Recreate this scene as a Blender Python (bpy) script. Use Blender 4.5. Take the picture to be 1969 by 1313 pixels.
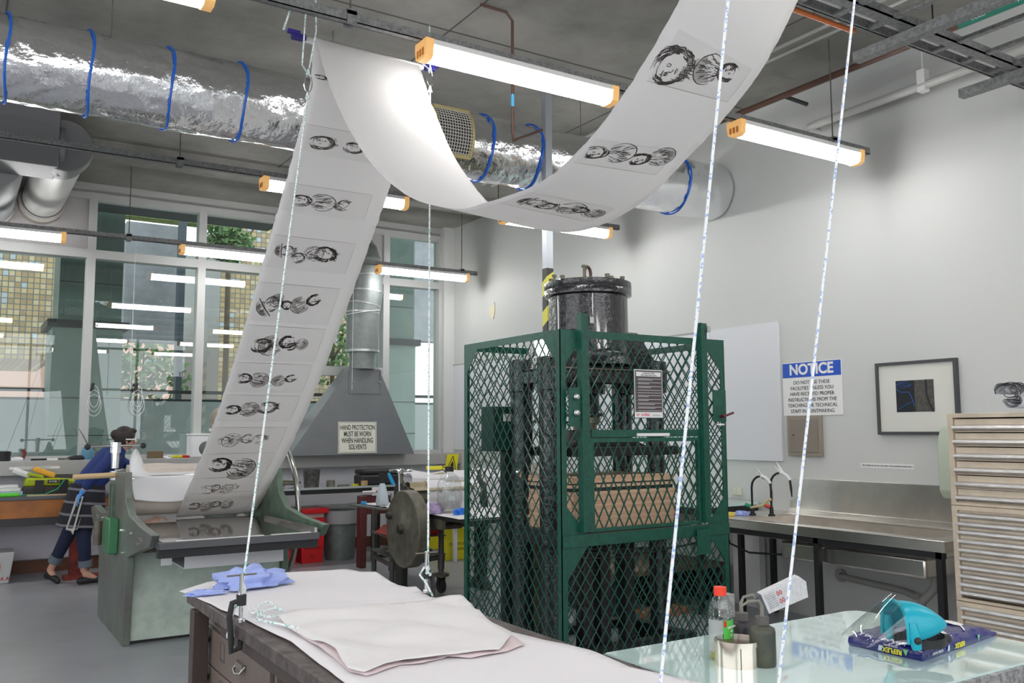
import bpy, bmesh, math, random
from mathutils import Vector, Matrix, noise
random.seed(7)
C = bpy.context.scene.collection
for o in list(bpy.data.objects): bpy.data.objects.remove(o)
# ---------------------------------------------------------------- camera
F, H, CX, CY = 1711.0, 1.5, 984.5, 656.5
_x = Vector((3700-CX, 815-CY, F)).normalized()
_y = Vector((-104-CX, 832-CY, F)); _y = (_y - _x*_y.dot(_x)).normalized()
_z = _x.cross(_y)
R = Matrix((_x, _y, _z))
cam_d = bpy.data.cameras.new('camera'); cam = bpy.data.objects.new('camera', cam_d); C.objects.link(cam)
cam_d.sensor_width = 36; cam_d.lens = 36*F/1969; cam_d.clip_start = 0.05; cam_d.clip_end = 300
right, up, back = R @ Vector((1,0,0)), R @ Vector((0,-1,0)), R @ Vector((0,0,-1))
cam.matrix_world = Matrix(((right.x,up.x,back.x,0),(right.y,up.y,back.y,0),(right.z,up.z,back.z,H),(0,0,0,1)))
bpy.context.scene.camera = cam
# ---------------------------------------------------------------- sky and exposure
wd = bpy.data.worlds.new('world'); bpy.context.scene.world = wd; wd.use_nodes = True
bgn = wd.node_tree.nodes['Background']; bgn.inputs[0].default_value = (0.93,0.965,1.0,1); bgn.inputs[1].default_value = 1.9
vs = bpy.context.scene.view_settings
vs.view_transform = 'Standard'; vs.look = 'None'; vs.gamma = 1; vs.exposure = 0.43; vs.use_curve_mapping = False
LAMP = 23.0
def W(px, py, ax, v):                       # the point of the plane (axis = v) seen at a pixel of the photograph
    r = R @ Vector((px-CX, py-CY, F)); o = (0,0,H)
    t = (v-o[ax])/r[ax]; return Vector((r.x*t, r.y*t, H+r.z*t))
def PJ(p):
    c = R.transposed() @ (Vector(p)-Vector((0,0,H))); return (CX+F*c.x/c.z, CY+F*c.y/c.z)
# ---------------------------------------------------------------- materials
MATS = {}
def mat(name, col, rough=0.5, metal=0.0, bump=0.0, bscale=20.0, var=0.0, vscale=4.0, col2=None, emit=0.0, coat=0.0, trans=0.0, spec=0.5, bdetail=4.0, alpha=1.0, stretch=None, sharp=False):
    if name in MATS: return MATS[name]
    m = bpy.data.materials.new(name); m.use_nodes = True; nt = m.node_tree; b = nt.nodes['Principled BSDF']
    b.inputs['Base Color'].default_value = (*col,1); b.inputs['Roughness'].default_value = rough
    b.inputs['Metallic'].default_value = metal; b.inputs['Coat Weight'].default_value = coat
    b.inputs['Specular IOR Level'].default_value = spec
    b.inputs['Transmission Weight'].default_value = trans
    if emit: b.inputs['Emission Color'].default_value = (*col,1); b.inputs['Emission Strength'].default_value = emit
    tc = nt.nodes.new('ShaderNodeNewGeometry'); vec = tc.outputs['Position']
    if stretch:
        mp = nt.nodes.new('ShaderNodeMapping'); mp.inputs['Scale'].default_value = stretch
        nt.links.new(vec, mp.inputs['Vector']); vec = mp.outputs[0]
    if var or col2:
        n = nt.nodes.new('ShaderNodeTexNoise'); n.inputs['Scale'].default_value = vscale; n.inputs['Detail'].default_value = 6; n.inputs['Roughness'].default_value = .65
        nt.links.new(vec, n.inputs['Vector'])
        r = nt.nodes.new('ShaderNodeValToRGB')
        c2 = col2 if col2 else tuple(max(0,c*(1-var)) for c in col); c1 = col if col2 else tuple(min(1,c*(1+var)) for c in col)
        r.color_ramp.elements[0].color = (*c2,1); r.color_ramp.elements[1].color = (*c1,1)
        r.color_ramp.elements[0].position = .47 if sharp else .33; r.color_ramp.elements[1].position = .53 if sharp else .67
        nt.links.new(n.outputs['Fac'], r.inputs[0]); nt.links.new(r.outputs[0], b.inputs['Base Color'])
    if bump:
        n = nt.nodes.new('ShaderNodeTexNoise'); n.inputs['Scale'].default_value = bscale; n.inputs['Detail'].default_value = bdetail
        nt.links.new(vec, n.inputs['Vector'])
        bp = nt.nodes.new('ShaderNodeBump'); bp.inputs['Strength'].default_value = bump; bp.inputs['Distance'].default_value = 0.02
        nt.links.new(n.outputs['Fac'], bp.inputs['Height']); nt.links.new(bp.outputs[0], b.inputs['Normal'])
    if alpha < 1: b.inputs['Alpha'].default_value = alpha
    MATS[name] = m; return m
def glassmat(name, tint=(1,1,1), refl=1.0, clear=1.0, rough=0.0):
    if name in MATS: return MATS[name]
    m = bpy.data.materials.new(name); m.use_nodes = True; nt = m.node_tree; nt.nodes.clear()
    out = nt.nodes.new('ShaderNodeOutputMaterial'); mx = nt.nodes.new('ShaderNodeMixShader')
    tr = nt.nodes.new('ShaderNodeBsdfTransparent'); gl = nt.nodes.new('ShaderNodeBsdfGlossy'); fr = nt.nodes.new('ShaderNodeLayerWeight'); fr.inputs['Blend'].default_value = .5
    tr.inputs[0].default_value = (*[c*clear for c in tint],1); gl.inputs['Roughness'].default_value = rough; 
    pw = nt.nodes.new('ShaderNodeMath'); pw.operation = 'POWER'; pw.inputs[1].default_value = 4.5; nt.links.new(fr.outputs['Facing'], pw.inputs[0])
    mu = nt.nodes.new('ShaderNodeMath'); mu.operation = 'MULTIPLY_ADD'; mu.inputs[1].default_value = .9; mu.inputs[2].default_value = .05*refl; mu.use_clamp = True
    nt.links.new(pw.outputs[0], mu.inputs[0]); nt.links.new(mu.outputs[0], mx.inputs[0])
    nt.links.new(tr.outputs[0], mx.inputs[1]); nt.links.new(gl.outputs[0], mx.inputs[2]); nt.links.new(mx.outputs[0], out.inputs[0])
    MATS[name] = m; return m
def stripemat(name, c1, c2, scale, direction=(1,1,1), rough=.5, duty=.5, metal=0):
    if name in MATS: return MATS[name]
    m = mat(name, c1, rough, metal); nt = m.node_tree; b = nt.nodes['Principled BSDF']
    g = nt.nodes.new('ShaderNodeNewGeometry'); d = nt.nodes.new('ShaderNodeVectorMath'); d.operation = 'DOT_PRODUCT'
    d.inputs[1].default_value = direction; nt.links.new(g.outputs['Position'], d.inputs[0])
    mu = nt.nodes.new('ShaderNodeMath'); mu.operation = 'MULTIPLY'; mu.inputs[1].default_value = scale; nt.links.new(d.outputs['Value'], mu.inputs[0])
    fr = nt.nodes.new('ShaderNodeMath'); fr.operation = 'FRACT'; nt.links.new(mu.outputs[0], fr.inputs[0])
    gt = nt.nodes.new('ShaderNodeMath'); gt.operation = 'GREATER_THAN'; gt.inputs[1].default_value = duty; nt.links.new(fr.outputs[0], gt.inputs[0])
    mx = nt.nodes.new('ShaderNodeMix'); mx.data_type = 'RGBA'; mx.inputs['A'].default_value = (*c1,1); mx.inputs['B'].default_value = (*c2,1)
    nt.links.new(gt.outputs[0], mx.inputs['Factor']); nt.links.new(mx.outputs['Result'], b.inputs['Base Color']); return m
def ropemat(name, fleck):
    if name in MATS: return MATS[name]
    m = mat(name, (.8,.82,.82), .8); nt = m.node_tree; b = nt.nodes['Principled BSDF']
    v = nt.nodes.new('ShaderNodeTexVoronoi'); v.inputs['Scale'].default_value = 160
    g = nt.nodes.new('ShaderNodeNewGeometry'); nt.links.new(g.outputs['Position'], v.inputs['Vector'])
    gt = nt.nodes.new('ShaderNodeMath'); gt.operation = 'GREATER_THAN'; gt.inputs[1].default_value = .80
    s = nt.nodes.new('ShaderNodeSeparateColor'); nt.links.new(v.outputs['Color'], s.inputs[0]); nt.links.new(s.outputs[0], gt.inputs[0])
    mx = nt.nodes.new('ShaderNodeMix'); mx.data_type = 'RGBA'; mx.inputs['A'].default_value = (.8,.83,.84,1); mx.inputs['B'].default_value = (*fleck,1)
    nt.links.new(gt.outputs[0], mx.inputs['Factor']); nt.links.new(mx.outputs['Result'], b.inputs['Base Color']); return m
WALL = mat('wall_paint', (.575,.585,.57), .55, bump=.04, bscale=60)
BOARD = mat('white_board', (.66,.67,.70), .35)
CONC = mat('concrete', (.33,.32,.295), .9, bump=.25, bscale=30, col2=(.20,.195,.18), vscale=1.3)
FLOOR = mat('grey_floor_paint', (.335,.345,.37), .32, var=.12, vscale=1.2, bump=.03, bscale=8)
LOWWALL = mat('white_block_paint', (.80,.80,.85), .5, bump=.1, bscale=12)
FRAME = mat('aluminium_paint', (.46,.47,.46), .4)
SOLIDP = mat('infill_panel', (.40,.385,.385), .5)
GREY = mat('grey_enamel', (.125,.135,.142), .4, var=.08)
GREYL = mat('grey_ledge', (.38,.375,.365), .45, var=.08, vscale=2)
GALV = mat('galvanised', (.20,.225,.22), .5, metal=.5, var=.15, vscale=14)
STRUT = mat('galvanised_strut', (.30,.305,.31), .55, metal=.35, col2=(.15,.15,.15), vscale=45)
FOIL = mat('crinkled_foil', (.84,.85,.87), .17, metal=1.0, bump=.8, bscale=11, bdetail=5)
BLUE = mat('blue_strap', (.01,.12,.55), .4)
WHITE = mat('white_enamel', (.78,.78,.77), .4)
GREEN = mat('dark_green_paint', (.010,.082,.056), .35, var=.25, vscale=30)
MESHG = mat('green_mesh_wire', (.018,.085,.062), .28)
BLACKP = mat('black_gloss_paint', (.012,.011,.014), .17, bump=.55, bscale=26, bdetail=3, coat=.5)
BLACK = mat('black_matt', (.015,.015,.017), .5)
RUBBER = mat('black_rubber', (.02,.02,.022), .7)
STEEL = mat('stainless_steel', (.74,.70,.655), .30, metal=1.0, var=.12, vscale=3)
CHROME = mat('chrome', (.85,.85,.86), .12, metal=1.0)
IRON = mat('old_iron', (.135,.125,.095), .5, metal=.2, var=.35, vscale=12)
PRESSG = mat('pale_green_enamel', (.46,.54,.47), .45, var=.14, vscale=9, bump=.05, bscale=20)
PRESSD = mat('green_cast_iron', (.10,.15,.11), .5, var=.3, vscale=8)
PAPER = mat('cotton_paper', (.70,.67,.655), .85, bump=.05, bscale=120)
NEWS = mat('newsprint', (.74,.715,.735), .85, bump=.10, bscale=3.0, bdetail=3)
PAPERW = mat('white_paper', (.76,.76,.78), .8)
INK = mat('printing_ink', (.035,.028,.027), .6)
INKG = mat('thin_grey_ink', (.22,.20,.19), .7)
INKT = mat('ink_wash', (.44,.41,.395), .8)
PLATE = None
CREAM = mat('cream_steel', (.62,.52,.40), .45, var=.12, vscale=7)
ALU = mat('brushed_aluminium', (.62,.61,.60), .35, metal=.7, var=.25, vscale=25, stretch=(3,.4,3))
RUST = mat('rusty_steel', (.42,.22,.10), .7, col2=(.55,.42,.28), vscale=20)
BROWN = mat('brown_enamel', (.17,.13,.11), .45, var=.12)
DKWOOD = mat('inky_dark_wood', (.035,.028,.027), .55, col2=(.15,.12,.11), vscale=16)
WOOD = mat('pale_wood', (.62,.42,.24), .5, var=.1, vscale=5, stretch=(1,8,8))
ORWOOD = mat('orange_varnished_wood', (.48,.17,.035), .4, col2=(.30,.11,.03), vscale=5)
RED = mat('red_plastic', (.62,.015,.02), .35)
REDD = mat('dark_red_paint', (.20,.03,.025), .5, var=.2)
YEL = mat('yellow_plastic', (.75,.68,.02), .4)
SKIN = mat('skin', (.58,.32,.23), .5)
HAIR = mat('dark_hair', (.025,.016,.014), .5, bump=.4, bscale=40, stretch=(1,1,5))
NAVY = mat('navy_cotton', (.015,.035,.16), .8)
DENIM = mat('dark_denim', (.012,.018,.05), .85)
GLOVE = mat('blue_nitrile', (.08,.30,.72), .5)
BRAG = mat('pale_blue_cloth', (.34,.42,.78), .85)
AQUA = mat('aqua_backed_glass', (.64,.82,.79), .04, coat=1.0, spec=.7)
CLEAR = glassmat('clear_plastic', (.93,.96,.96), 1.6)
PANE = glassmat('window_glass', (.86,.92,.90), 1.5)
ROPEG = ropemat('green_flecked_rope', (.22,.50,.46))
ROPEB = ropemat('blue_flecked_rope', (.36,.48,.76))
def papermat(name, col, tr):
    m = mat(name, col, .85, bump=.06, bscale=90); nt=m.node_tree; b=nt.nodes['Principled BSDF']; out=[n for n in nt.nodes if n.type=='OUTPUT_MATERIAL'][0]
    t=nt.nodes.new('ShaderNodeBsdfTranslucent'); t.inputs[0].default_value=(*col,1); mx=nt.nodes.new('ShaderNodeMixShader'); mx.inputs[0].default_value=tr
    nt.links.new(b.outputs[0],mx.inputs[1]); nt.links.new(t.outputs[0],mx.inputs[2]); nt.links.new(mx.outputs[0],out.inputs[0]); return m
PLATE = mat('plate_tone', (.50,.47,.45), .85, alpha=.07)
LIT = mat('lit_diffuser', (1.0,.985,.975), .4, emit=LAMP)
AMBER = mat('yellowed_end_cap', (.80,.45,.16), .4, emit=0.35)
# ---------------------------------------------------------------- mesh builder
class MB:
    def __init__(s): s.v=[]; s.f=[]
    def add(s, vs, fs):
        k=len(s.v); s.v+= [tuple(p) for p in vs]; s.f+=[tuple(i+k for i in f) for f in fs]; return s
    def box(s, x0,x1,y0,y1,z0,z1):
        if x0>x1:x0,x1=x1,x0
        if y0>y1:y0,y1=y1,y0
        if z0>z1:z0,z1=z1,z0
        return s.add([(x0,y0,z0),(x1,y0,z0),(x1,y1,z0),(x0,y1,z0),(x0,y0,z1),(x1,y0,z1),(x1,y1,z1),(x0,y1,z1)],
            [(0,3,2,1),(4,5,6,7),(0,1,5,4),(1,2,6,5),(2,3,7,6),(3,0,4,7)])
    def bar(s, p, q, w, h, upv=(0,0,1)):
        p=Vector(p); q=Vector(q); d=(q-p).normalized(); u=Vector(upv)
        a=d.cross(u); a = a.normalized() if a.length>1e-5 else Vector((1,0,0)); b=a.cross(d)
        vs=[]
        for c in (p,q):
            for i,j in ((-1,-1),(1,-1),(1,1),(-1,1)): vs.append(c+a*(w/2*i)+b*(h/2*j))
        return s.add(vs,[(3,2,1,0),(4,5,6,7),(0,1,5,4),(1,2,6,5),(2,3,7,6),(3,0,4,7)])
    def cyl(s, p, q, r0, r1=None, n=20, caps=True):
        r1 = r0 if r1 is None else r1
        return s.tube([p,q],[r0,r1],n,caps)
    def tube(s, pts, r, n=10, caps=True, closed=False):
        pts=[Vector(p) for p in pts]; m=len(pts); rs = r if isinstance(r,(list,tuple)) else [r]*m
        vs=[]; a=None
        for i,p in enumerate(pts):
            if closed: d=(pts[(i+1)%m]-pts[i-1])
            else: d=(pts[min(i+1,m-1)]-pts[max(i-1,0)])
            d.normalize()
            if a is None: a=d.orthogonal().normalized()
            else:
                a=a-d*a.dot(d); a = a.normalized() if a.length>1e-6 else d.orthogonal().normalized()
            b=d.cross(a)
            for k in range(n):
                t=2*math.pi*k/n; vs.append(p+(a*math.cos(t)+b*math.sin(t))*rs[i])
        fs=[]
        for i in range(m if closed else m-1):
            for k in range(n):
                j=(i+1)%m; fs.append((i*n+k,i*n+(k+1)%n,j*n+(k+1)%n,j*n+k))
        if caps and not closed: fs.append(tuple(reversed(range(n)))); fs.append(tuple((m-1)*n+k for k in range(n)))
        return s.add(vs,fs)
    def lathe(s, prof, c=(0,0,0), n=32, axis=2):
        vs=[]; fs=[]; m=len(prof)
        for r,z in prof:
            for k in range(n):
                t=2*math.pi*k/n; a,b=r*math.cos(t),r*math.sin(t)
                p = (a,b,z) if axis==2 else ((z,a,b) if axis==0 else (b,z,a))
                vs.append((p[0]+c[0],p[1]+c[1],p[2]+c[2]))
        for i in range(m-1):
            for k in range(n): fs.append((i*n+k,i*n+(k+1)%n,(i+1)*n+(k+1)%n,(i+1)*n+k))
        if prof[0][0]>1e-4: fs.append(tuple(reversed(range(n))))
        if prof[-1][0]>1e-4: fs.append(tuple((m-1)*n+k for k in range(n)))
        return s.add(vs,fs)
    def prism(s, poly, ax, a, b):      # polygon in the two other axes, extruded along axis ax from a to b
        def P(u,v,w): return (w,u,v) if ax==0 else ((u,w,v) if ax==1 else (u,v,w))
        n=len(poly); vs=[P(u,v,a) for u,v in poly]+[P(u,v,b) for u,v in poly]
        return s.add(vs,[tuple(reversed(range(n))),tuple(range(n,2*n))]+[(i,(i+1)%n,n+(i+1)%n,n+i) for i in range(n)])
    def grid(s, fn, nu, nv, thick=0):
        vs=[fn(i/nu,j/nv) for j in range(nv+1) for i in range(nu+1)]
        return s.add(vs,[(j*(nu+1)+i,j*(nu+1)+i+1,(j+1)*(nu+1)+i+1,(j+1)*(nu+1)+i) for j in range(nv) for i in range(nu)])
    def sphere(s, c, r, n=14, sc=(1,1,1)):
        m=n//2; vs=[]; fs=[]
        for i in range(m+1):
            ph=math.pi*i/m
            for k in range(n):
                t=2*math.pi*k/n; vs.append((c[0]+r*sc[0]*math.sin(ph)*math.cos(t),c[1]+r*sc[1]*math.sin(ph)*math.sin(t),c[2]+r*sc[2]*math.cos(ph)))
        for i in range(m):
            for k in range(n): fs.append((i*n+k,(i+1)*n+k,(i+1)*n+(k+1)%n,i*n+(k+1)%n))
        return s.add(vs,fs)
def mesh_of(name, mb, m, smooth=35):
    me = bpy.data.meshes.new(name); me.from_pydata(mb.v,[],mb.f); me.materials.append(m)
    bm = bmesh.new(); bm.from_mesh(me); bmesh.ops.remove_doubles(bm, verts=bm.verts, dist=1e-5)
    bmesh.ops.recalc_face_normals(bm, faces=bm.faces); bm.to_mesh(me); bm.free()
    if smooth:
        me.shade_smooth(); me.set_sharp_from_angle(angle=math.radians(smooth))
    return me
def part(name, mb, m, parent=None, smooth=35, label=None, bevel=0):
    o = bpy.data.objects.new(name, mesh_of(name, mb, m, smooth)); C.objects.link(o)
    if parent is not None: setp(o, parent)
    if label: o['label'] = label
    if bevel:
        b = o.modifiers.new('bevel','BEVEL'); b.width = bevel; b.segments = 2; b.limit_method = 'ANGLE'
    return o
def setp(o, p):
    w = Vector((0,0,0)); q = p
    while q is not None: w += q.location; q = q.parent
    o.parent = p; o.location = o.location - w
def thing(name, label, cat, loc=(0,0,0), group=None):
    o = bpy.data.objects.new(name, None); C.objects.link(o); o.location = loc; o.empty_display_size = .1
    o['label'] = label; o['category'] = cat
    if group: o['group'] = group
    return o
def solo(name, mb, m, label, cat, group=None, **k):
    o = part(name, mb, m, None, **k); o['label'] = label; o['category'] = cat
    if group: o['group'] = group
    return o
def struct(name, mb, m, parent=None, **k):
    o = part(name, mb, m, parent, **k)
    if parent is None: o['kind'] = 'structure'
    return o
def dup(root, loc, label=None, group=None, rotz=0):
    r = root.copy(); C.objects.link(r); r.location = loc; r.rotation_euler = (0,0,rotz)
    if label: r['label'] = label
    if group: r['group'] = group
    def rec(a, b):
        for ch in list(a.children):
            c = ch.copy(); C.objects.link(c); c.parent = b; rec(ch, c)
    rec(root, r); return r
def text(name, s, size, pos, xdir, updir, m, parent, align='CENTER', depth=.0006, sx=1.0, bold=0.0, spacing=1.0):
    cu = bpy.data.curves.new(name,'FONT'); cu.body = s; cu.size = size; cu.align_x = align; cu.align_y = 'CENTER'; cu.extrude = depth; cu.offset = bold; cu.space_line = spacing
    t = bpy.data.objects.new(name, cu); C.objects.link(t); bpy.context.view_layer.update()
    me = bpy.data.meshes.new_from_object(t.evaluated_get(bpy.context.evaluated_depsgraph_get())); bpy.data.objects.remove(t)
    X=Vector(xdir).normalized(); U=Vector(updir).normalized(); N=X.cross(U)
    M=Matrix(((X.x*sx,U.x,N.x,pos[0]),(X.y*sx,U.y,N.y,pos[1]),(X.z*sx,U.z,N.z,pos[2]),(0,0,0,1)))
    me.transform(M); me.materials.clear(); me.materials.append(m)
    o = bpy.data.objects.new(name, me); C.objects.link(o)
    if parent is not None: setp(o, parent)
    return o
def crumple(name, poly, z, m, amp=.006, fr=3.0, cuts=4, thick=.0012, parent=None, fold=None):
    bm = bmesh.new(); vs=[bm.verts.new((p[0],p[1],z)) for p in poly]; f=bm.faces.new(vs)
    bmesh.ops.triangulate(bm, faces=[f])
    for _ in range(cuts):
        es=[e for e in bm.edges if e.calc_length()>.05]
        if es: bmesh.ops.subdivide_edges(bm, edges=es, cuts=1, use_grid_fill=False); bmesh.ops.triangulate(bm, faces=[f for f in bm.faces if len(f.verts)>3])
    for v in bm.verts:
        n = noise.noise(v.co*fr+Vector((z*9,0,3))); n2 = noise.noise(v.co*fr*3)
        v.co.z += amp*(abs(n)*1.6+.35*abs(n2)) + (fold(v.co) if fold else 0)
    bmesh.ops.recalc_face_normals(bm, faces=bm.faces)
    me=bpy.data.meshes.new(name); bm.to_mesh(me); bm.free(); me.materials.append(m); me.shade_smooth()
    o=bpy.data.objects.new(name,me); C.objects.link(o)
    so=o.modifiers.new('thickness','SOLIDIFY'); so.thickness=thick; so.offset=1
    if parent is not None: setp(o,parent)
    return o
def blob(name, caps, m, parent=None, voxel=.012, smooth=4, extra=None):   # one continuous skin grown over tapered limbs
    mb = MB()
    for a,b,r0,r1 in caps:
        a=Vector(a); b=Vector(b); mb.sphere(a,r0,14); mb.sphere(b,r1,14); mb.cyl(a,b,r0,r1,14)
    if extra: extra(mb)
    o = part(name, mb, m, parent, smooth=180)
    rm=o.modifiers.new('remesh','REMESH'); rm.mode='VOXEL'; rm.voxel_size=voxel; rm.use_smooth_shade=True
    sm=o.modifiers.new('smooth','SMOOTH'); sm.iterations=smooth; sm.factor=.5
    return o
def rag(name, c, r, m, label, cat, sc=(1,.8,.35), seed=1, group=None):
    mb=MB(); n=40; k=20; vs=[]; fs=[]
    for i in range(k+1):
        ph=math.pi*i/k
        for j in range(n):
            t=2*math.pi*j/n; d=Vector((math.sin(ph)*math.cos(t),math.sin(ph)*math.sin(t),math.cos(ph)))
            w = 1+.38*noise.noise(d*2.1+Vector((seed*3.1,0,0)))+.22*math.sin(9*d.x+6*noise.noise(d*1.5+Vector((0,seed,0))))*.6+.12*noise.noise(d*7+Vector((seed,0,0)))
            p=Vector((d.x*sc[0],d.y*sc[1],max(d.z,-.25)*sc[2]))*r*w; p.z=max(p.z+.25*sc[2]*r*.9,0.001); vs.append(Vector(c)+p)
    for i in range(k):
        for j in range(n): fs.append((i*n+j,(i+1)*n+j,(i+1)*n+(j+1)%n,i*n+(j+1)%n))
    mb.add(vs,fs); return solo(name, mb, m, label, cat, group, smooth=50)
def frange(a,b,s):
    r=[]; 
    while a<b-1e-9: r.append(a); a+=s
    return r
def arc(cx,cy,r,a0,a1,n=8): return [(cx+r*math.cos(math.radians(a0+(a1-a0)*i/n)),cy+r*math.sin(math.radians(a0+(a1-a0)*i/n))) for i in range(n+1)]
# ================================================================ THE SETTING
CEIL = 4.35; XR = 5.95; YB = 11.03; XL = -5.0; YN = -3.6
struct('floor', MB().box(XL-.2,XR+.2,YN-.2,YB+.2,-.1,0), FLOOR)
struct('ceiling', MB().box(XL-.2,XR+.2,YN-.2,YB+.2,CEIL,CEIL+.2), CONC)
struct('wall_right', MB().box(XR,XR+.2,YN-.2,YB+.25,0,CEIL), WALL)
struct('wall_left', MB().box(XL-.2,XL,YN-.2,YB+.25,0,.95).box(XL-.2,XL,YN-.2,YB+.25,4.1,CEIL).box(XL-.2,XL,YN-.2,-3.0,.95,4.1).box(XL-.2,XL,7.2,YB+.25,.95,4.1), WALL)
lw=MB().box(XL-.14,XL-.06,-3.0,7.2,.95,1.0).box(XL-.14,XL-.06,-3.0,7.2,2.6,2.66).box(XL-.14,XL-.06,-3.0,7.2,4.05,4.1)
for q_ in range(9): lw.box(XL-.14,XL-.06,-3.0+q_*1.267,-2.94+q_*1.267,1.0,4.05)
struct('window_10', lw, FRAME)  # unseen opening in the left wall, added to let in side daylight
_pl=bpy.data.lights.new('daylight_portal_left','AREA'); _pl.shape='RECTANGLE'; _pl.size=3.1; _pl.size_y=10.1; _pl.cycles.is_portal=True
_po=bpy.data.objects.new('daylight_portal_left',_pl); C.objects.link(_po); _po.location=(XL-.2,2.1,2.5); _po.rotation_euler=(0,math.radians(-90),0)
struct('wall_near', MB().box(XL,XR,YN-.2,YN,0,.95).box(XL,XR,YN-.2,YN,4.1,CEIL).box(XL,-4.7,YN-.2,YN,.95,4.1).box(5.6,XR,YN-.2,YN,.95,4.1), WALL)
nw=MB().box(-4.7,5.6,YN-.14,YN-.06,.95,1.0).box(-4.7,5.6,YN-.14,YN-.06,2.6,2.66).box(-4.7,5.6,YN-.14,YN-.06,4.05,4.1)
for q_ in range(9): nw.box(-4.7+q_*1.28,-4.64+q_*1.28,YN-.14,YN-.06,1.0,4.05)
struct('window_9', nw, FRAME)  # opening behind the camera, added for daylight fill from the front
_pl=bpy.data.lights.new('daylight_portal','AREA'); _pl.shape='RECTANGLE'; _pl.size=10.2; _pl.size_y=3.1; _pl.cycles.is_portal=True
_po=bpy.data.objects.new('daylight_portal',_pl); C.objects.link(_po); _po.location=(.45,YN-.2,2.5); _po.rotation_euler=(math.radians(90),0,0)
struct('ground_near', MB().box(-30,30,-30,YN-.2,-.3,-.1), mat('paving',(.35,.35,.34),.8))
struct('wall_back', MB().box(XL,XR,YB,YB+.2,0,1.16), LOWWALL)
struct('trim_1', MB().box(5.79,XR,YB-.12,YB+.2,1.16,CEIL), WALL)
struct('trim_2', MB().box(XL,5.79,YB,YB+.16,4.23,CEIL), FRAME)
struct('baseboard_back', MB().box(XL,XR,YB-.02,YB,.0,.13), mat('red_brown_skirting',(.16,.06,.03),.5,var=.2))
# ceiling joints and the downstand beam by the windows
struct('trim_3', MB().box(XL,XR,9.3,9.7,4.24,CEIL), CONC)
jl = MB()
for y in (.4,2.9,5.4,7.9): jl.box(XL,XR,y,y+.012,CEIL-.004,CEIL)
for x in (-2.5,0.2,2.9,4.9): jl.box(x,x+.01,YN,9.3,CEIL-.004,CEIL)
struct('trim_4', jl, mat('dark_joint',(.10,.10,.09),.9))
# wall lining board joint and the deep sill
struct('trim_5', MB().box(XR-.012,XR,5.95,YB-.12,1.24,2.40), BOARD)
struct('trim_6', MB().box(XR-.016,XR-.001,5.95,YB-.12,2.40,2.415), mat('joint_grey',(.35,.36,.34),.6))
struct('trim_7', MB().box(XL,XR,10.70,YB,1.05,1.20), GREYL, bevel=.006)
bays = [(-3.58,-2.36),(-2.36,-1.14),(-1.14,.08),(.08,1.30),(1.30,2.52),(2.52,3.74),(3.74,4.95),(4.95,5.79)]
for i,(a,b) in enumerate(bays):
    hw=.045; fr=MB()
    fr.box(a,a+hw,YB-.05,YB+.10,1.16,4.23); fr.box(b-hw,b,YB-.05,YB+.10,1.16,4.23)
    fr.box(a+hw,b-hw,YB-.05,YB+.10,3.47,3.57); fr.box(a+hw,b-hw,YB-.05,YB+.10,4.15,4.23); fr.box(a+hw,b-hw,YB-.05,YB+.10,1.16,1.24)
    if i==6: fr.box(a+hw,b-hw,YB-.04,YB+.10,2.22,2.34)
    w = struct('window_%d'%(i+1), fr, FRAME)
    g = MB().box(a+hw,b-hw,YB+.03,YB+.036,1.24,3.47)
    part('window_pane', g, PANE, w)
    if i in (3,6): part('infill_panel', MB().box(a+hw,b-hw,YB+.0,YB+.04,3.57,4.15), SOLIDP, w)
    else: part('window_pane', MB().box(a+hw,b-hw,YB+.03,YB+.036,3.57,4.15), PANE, w)
# ================================================================ OUTSIDE THE WINDOWS
CLAD = mat('green_grey_cladding',(.13,.175,.155),.6,var=.15,vscale=2.5)
CLADL = mat('pale_green_cladding',(.19,.235,.215),.6,var=.1,vscale=2)
def clad_column(pxa,pxb,Y,zmid,label,zt=6.0):
    a=W(pxa,600,1,Y).x; b=W(pxb,600,1,Y).x
    t=thing('clad_column',label,'column',((a+b)/2,Y+.4,-.3))
    part('upper_cladding',MB().box(a,b,Y,Y+.8,zmid,zt),CLAD,t); part('lower_cladding',MB().box(a-.06,b+.02,Y-.04,Y+.84,-.3,zmid-.06),CLADL,t)
    j=MB()
    for z in (1.45,1.95,): j.box(a-.062,b+.022,Y-.043,Y-.038,z,z+.012)
    for z in (zmid+.55,zmid+1.2): j.box(a,b,Y-.004,Y,z,z+.01)
    part('panel_joint',j,BLACK,t)
    part('flashing',MB().box(a-.13,b+.09,Y-.1,Y+.9,zmid-.07,zmid+.03),BLACK,t); return t
clad_column(112,234,13.2,W(170,622,1,13.2).z,'green clad column with black flashing outside the left windows')
clad_column(738,795,13.0,W(770,656,1,13.0).z,'green clad column outside the window right of the fume hood duct')
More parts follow.
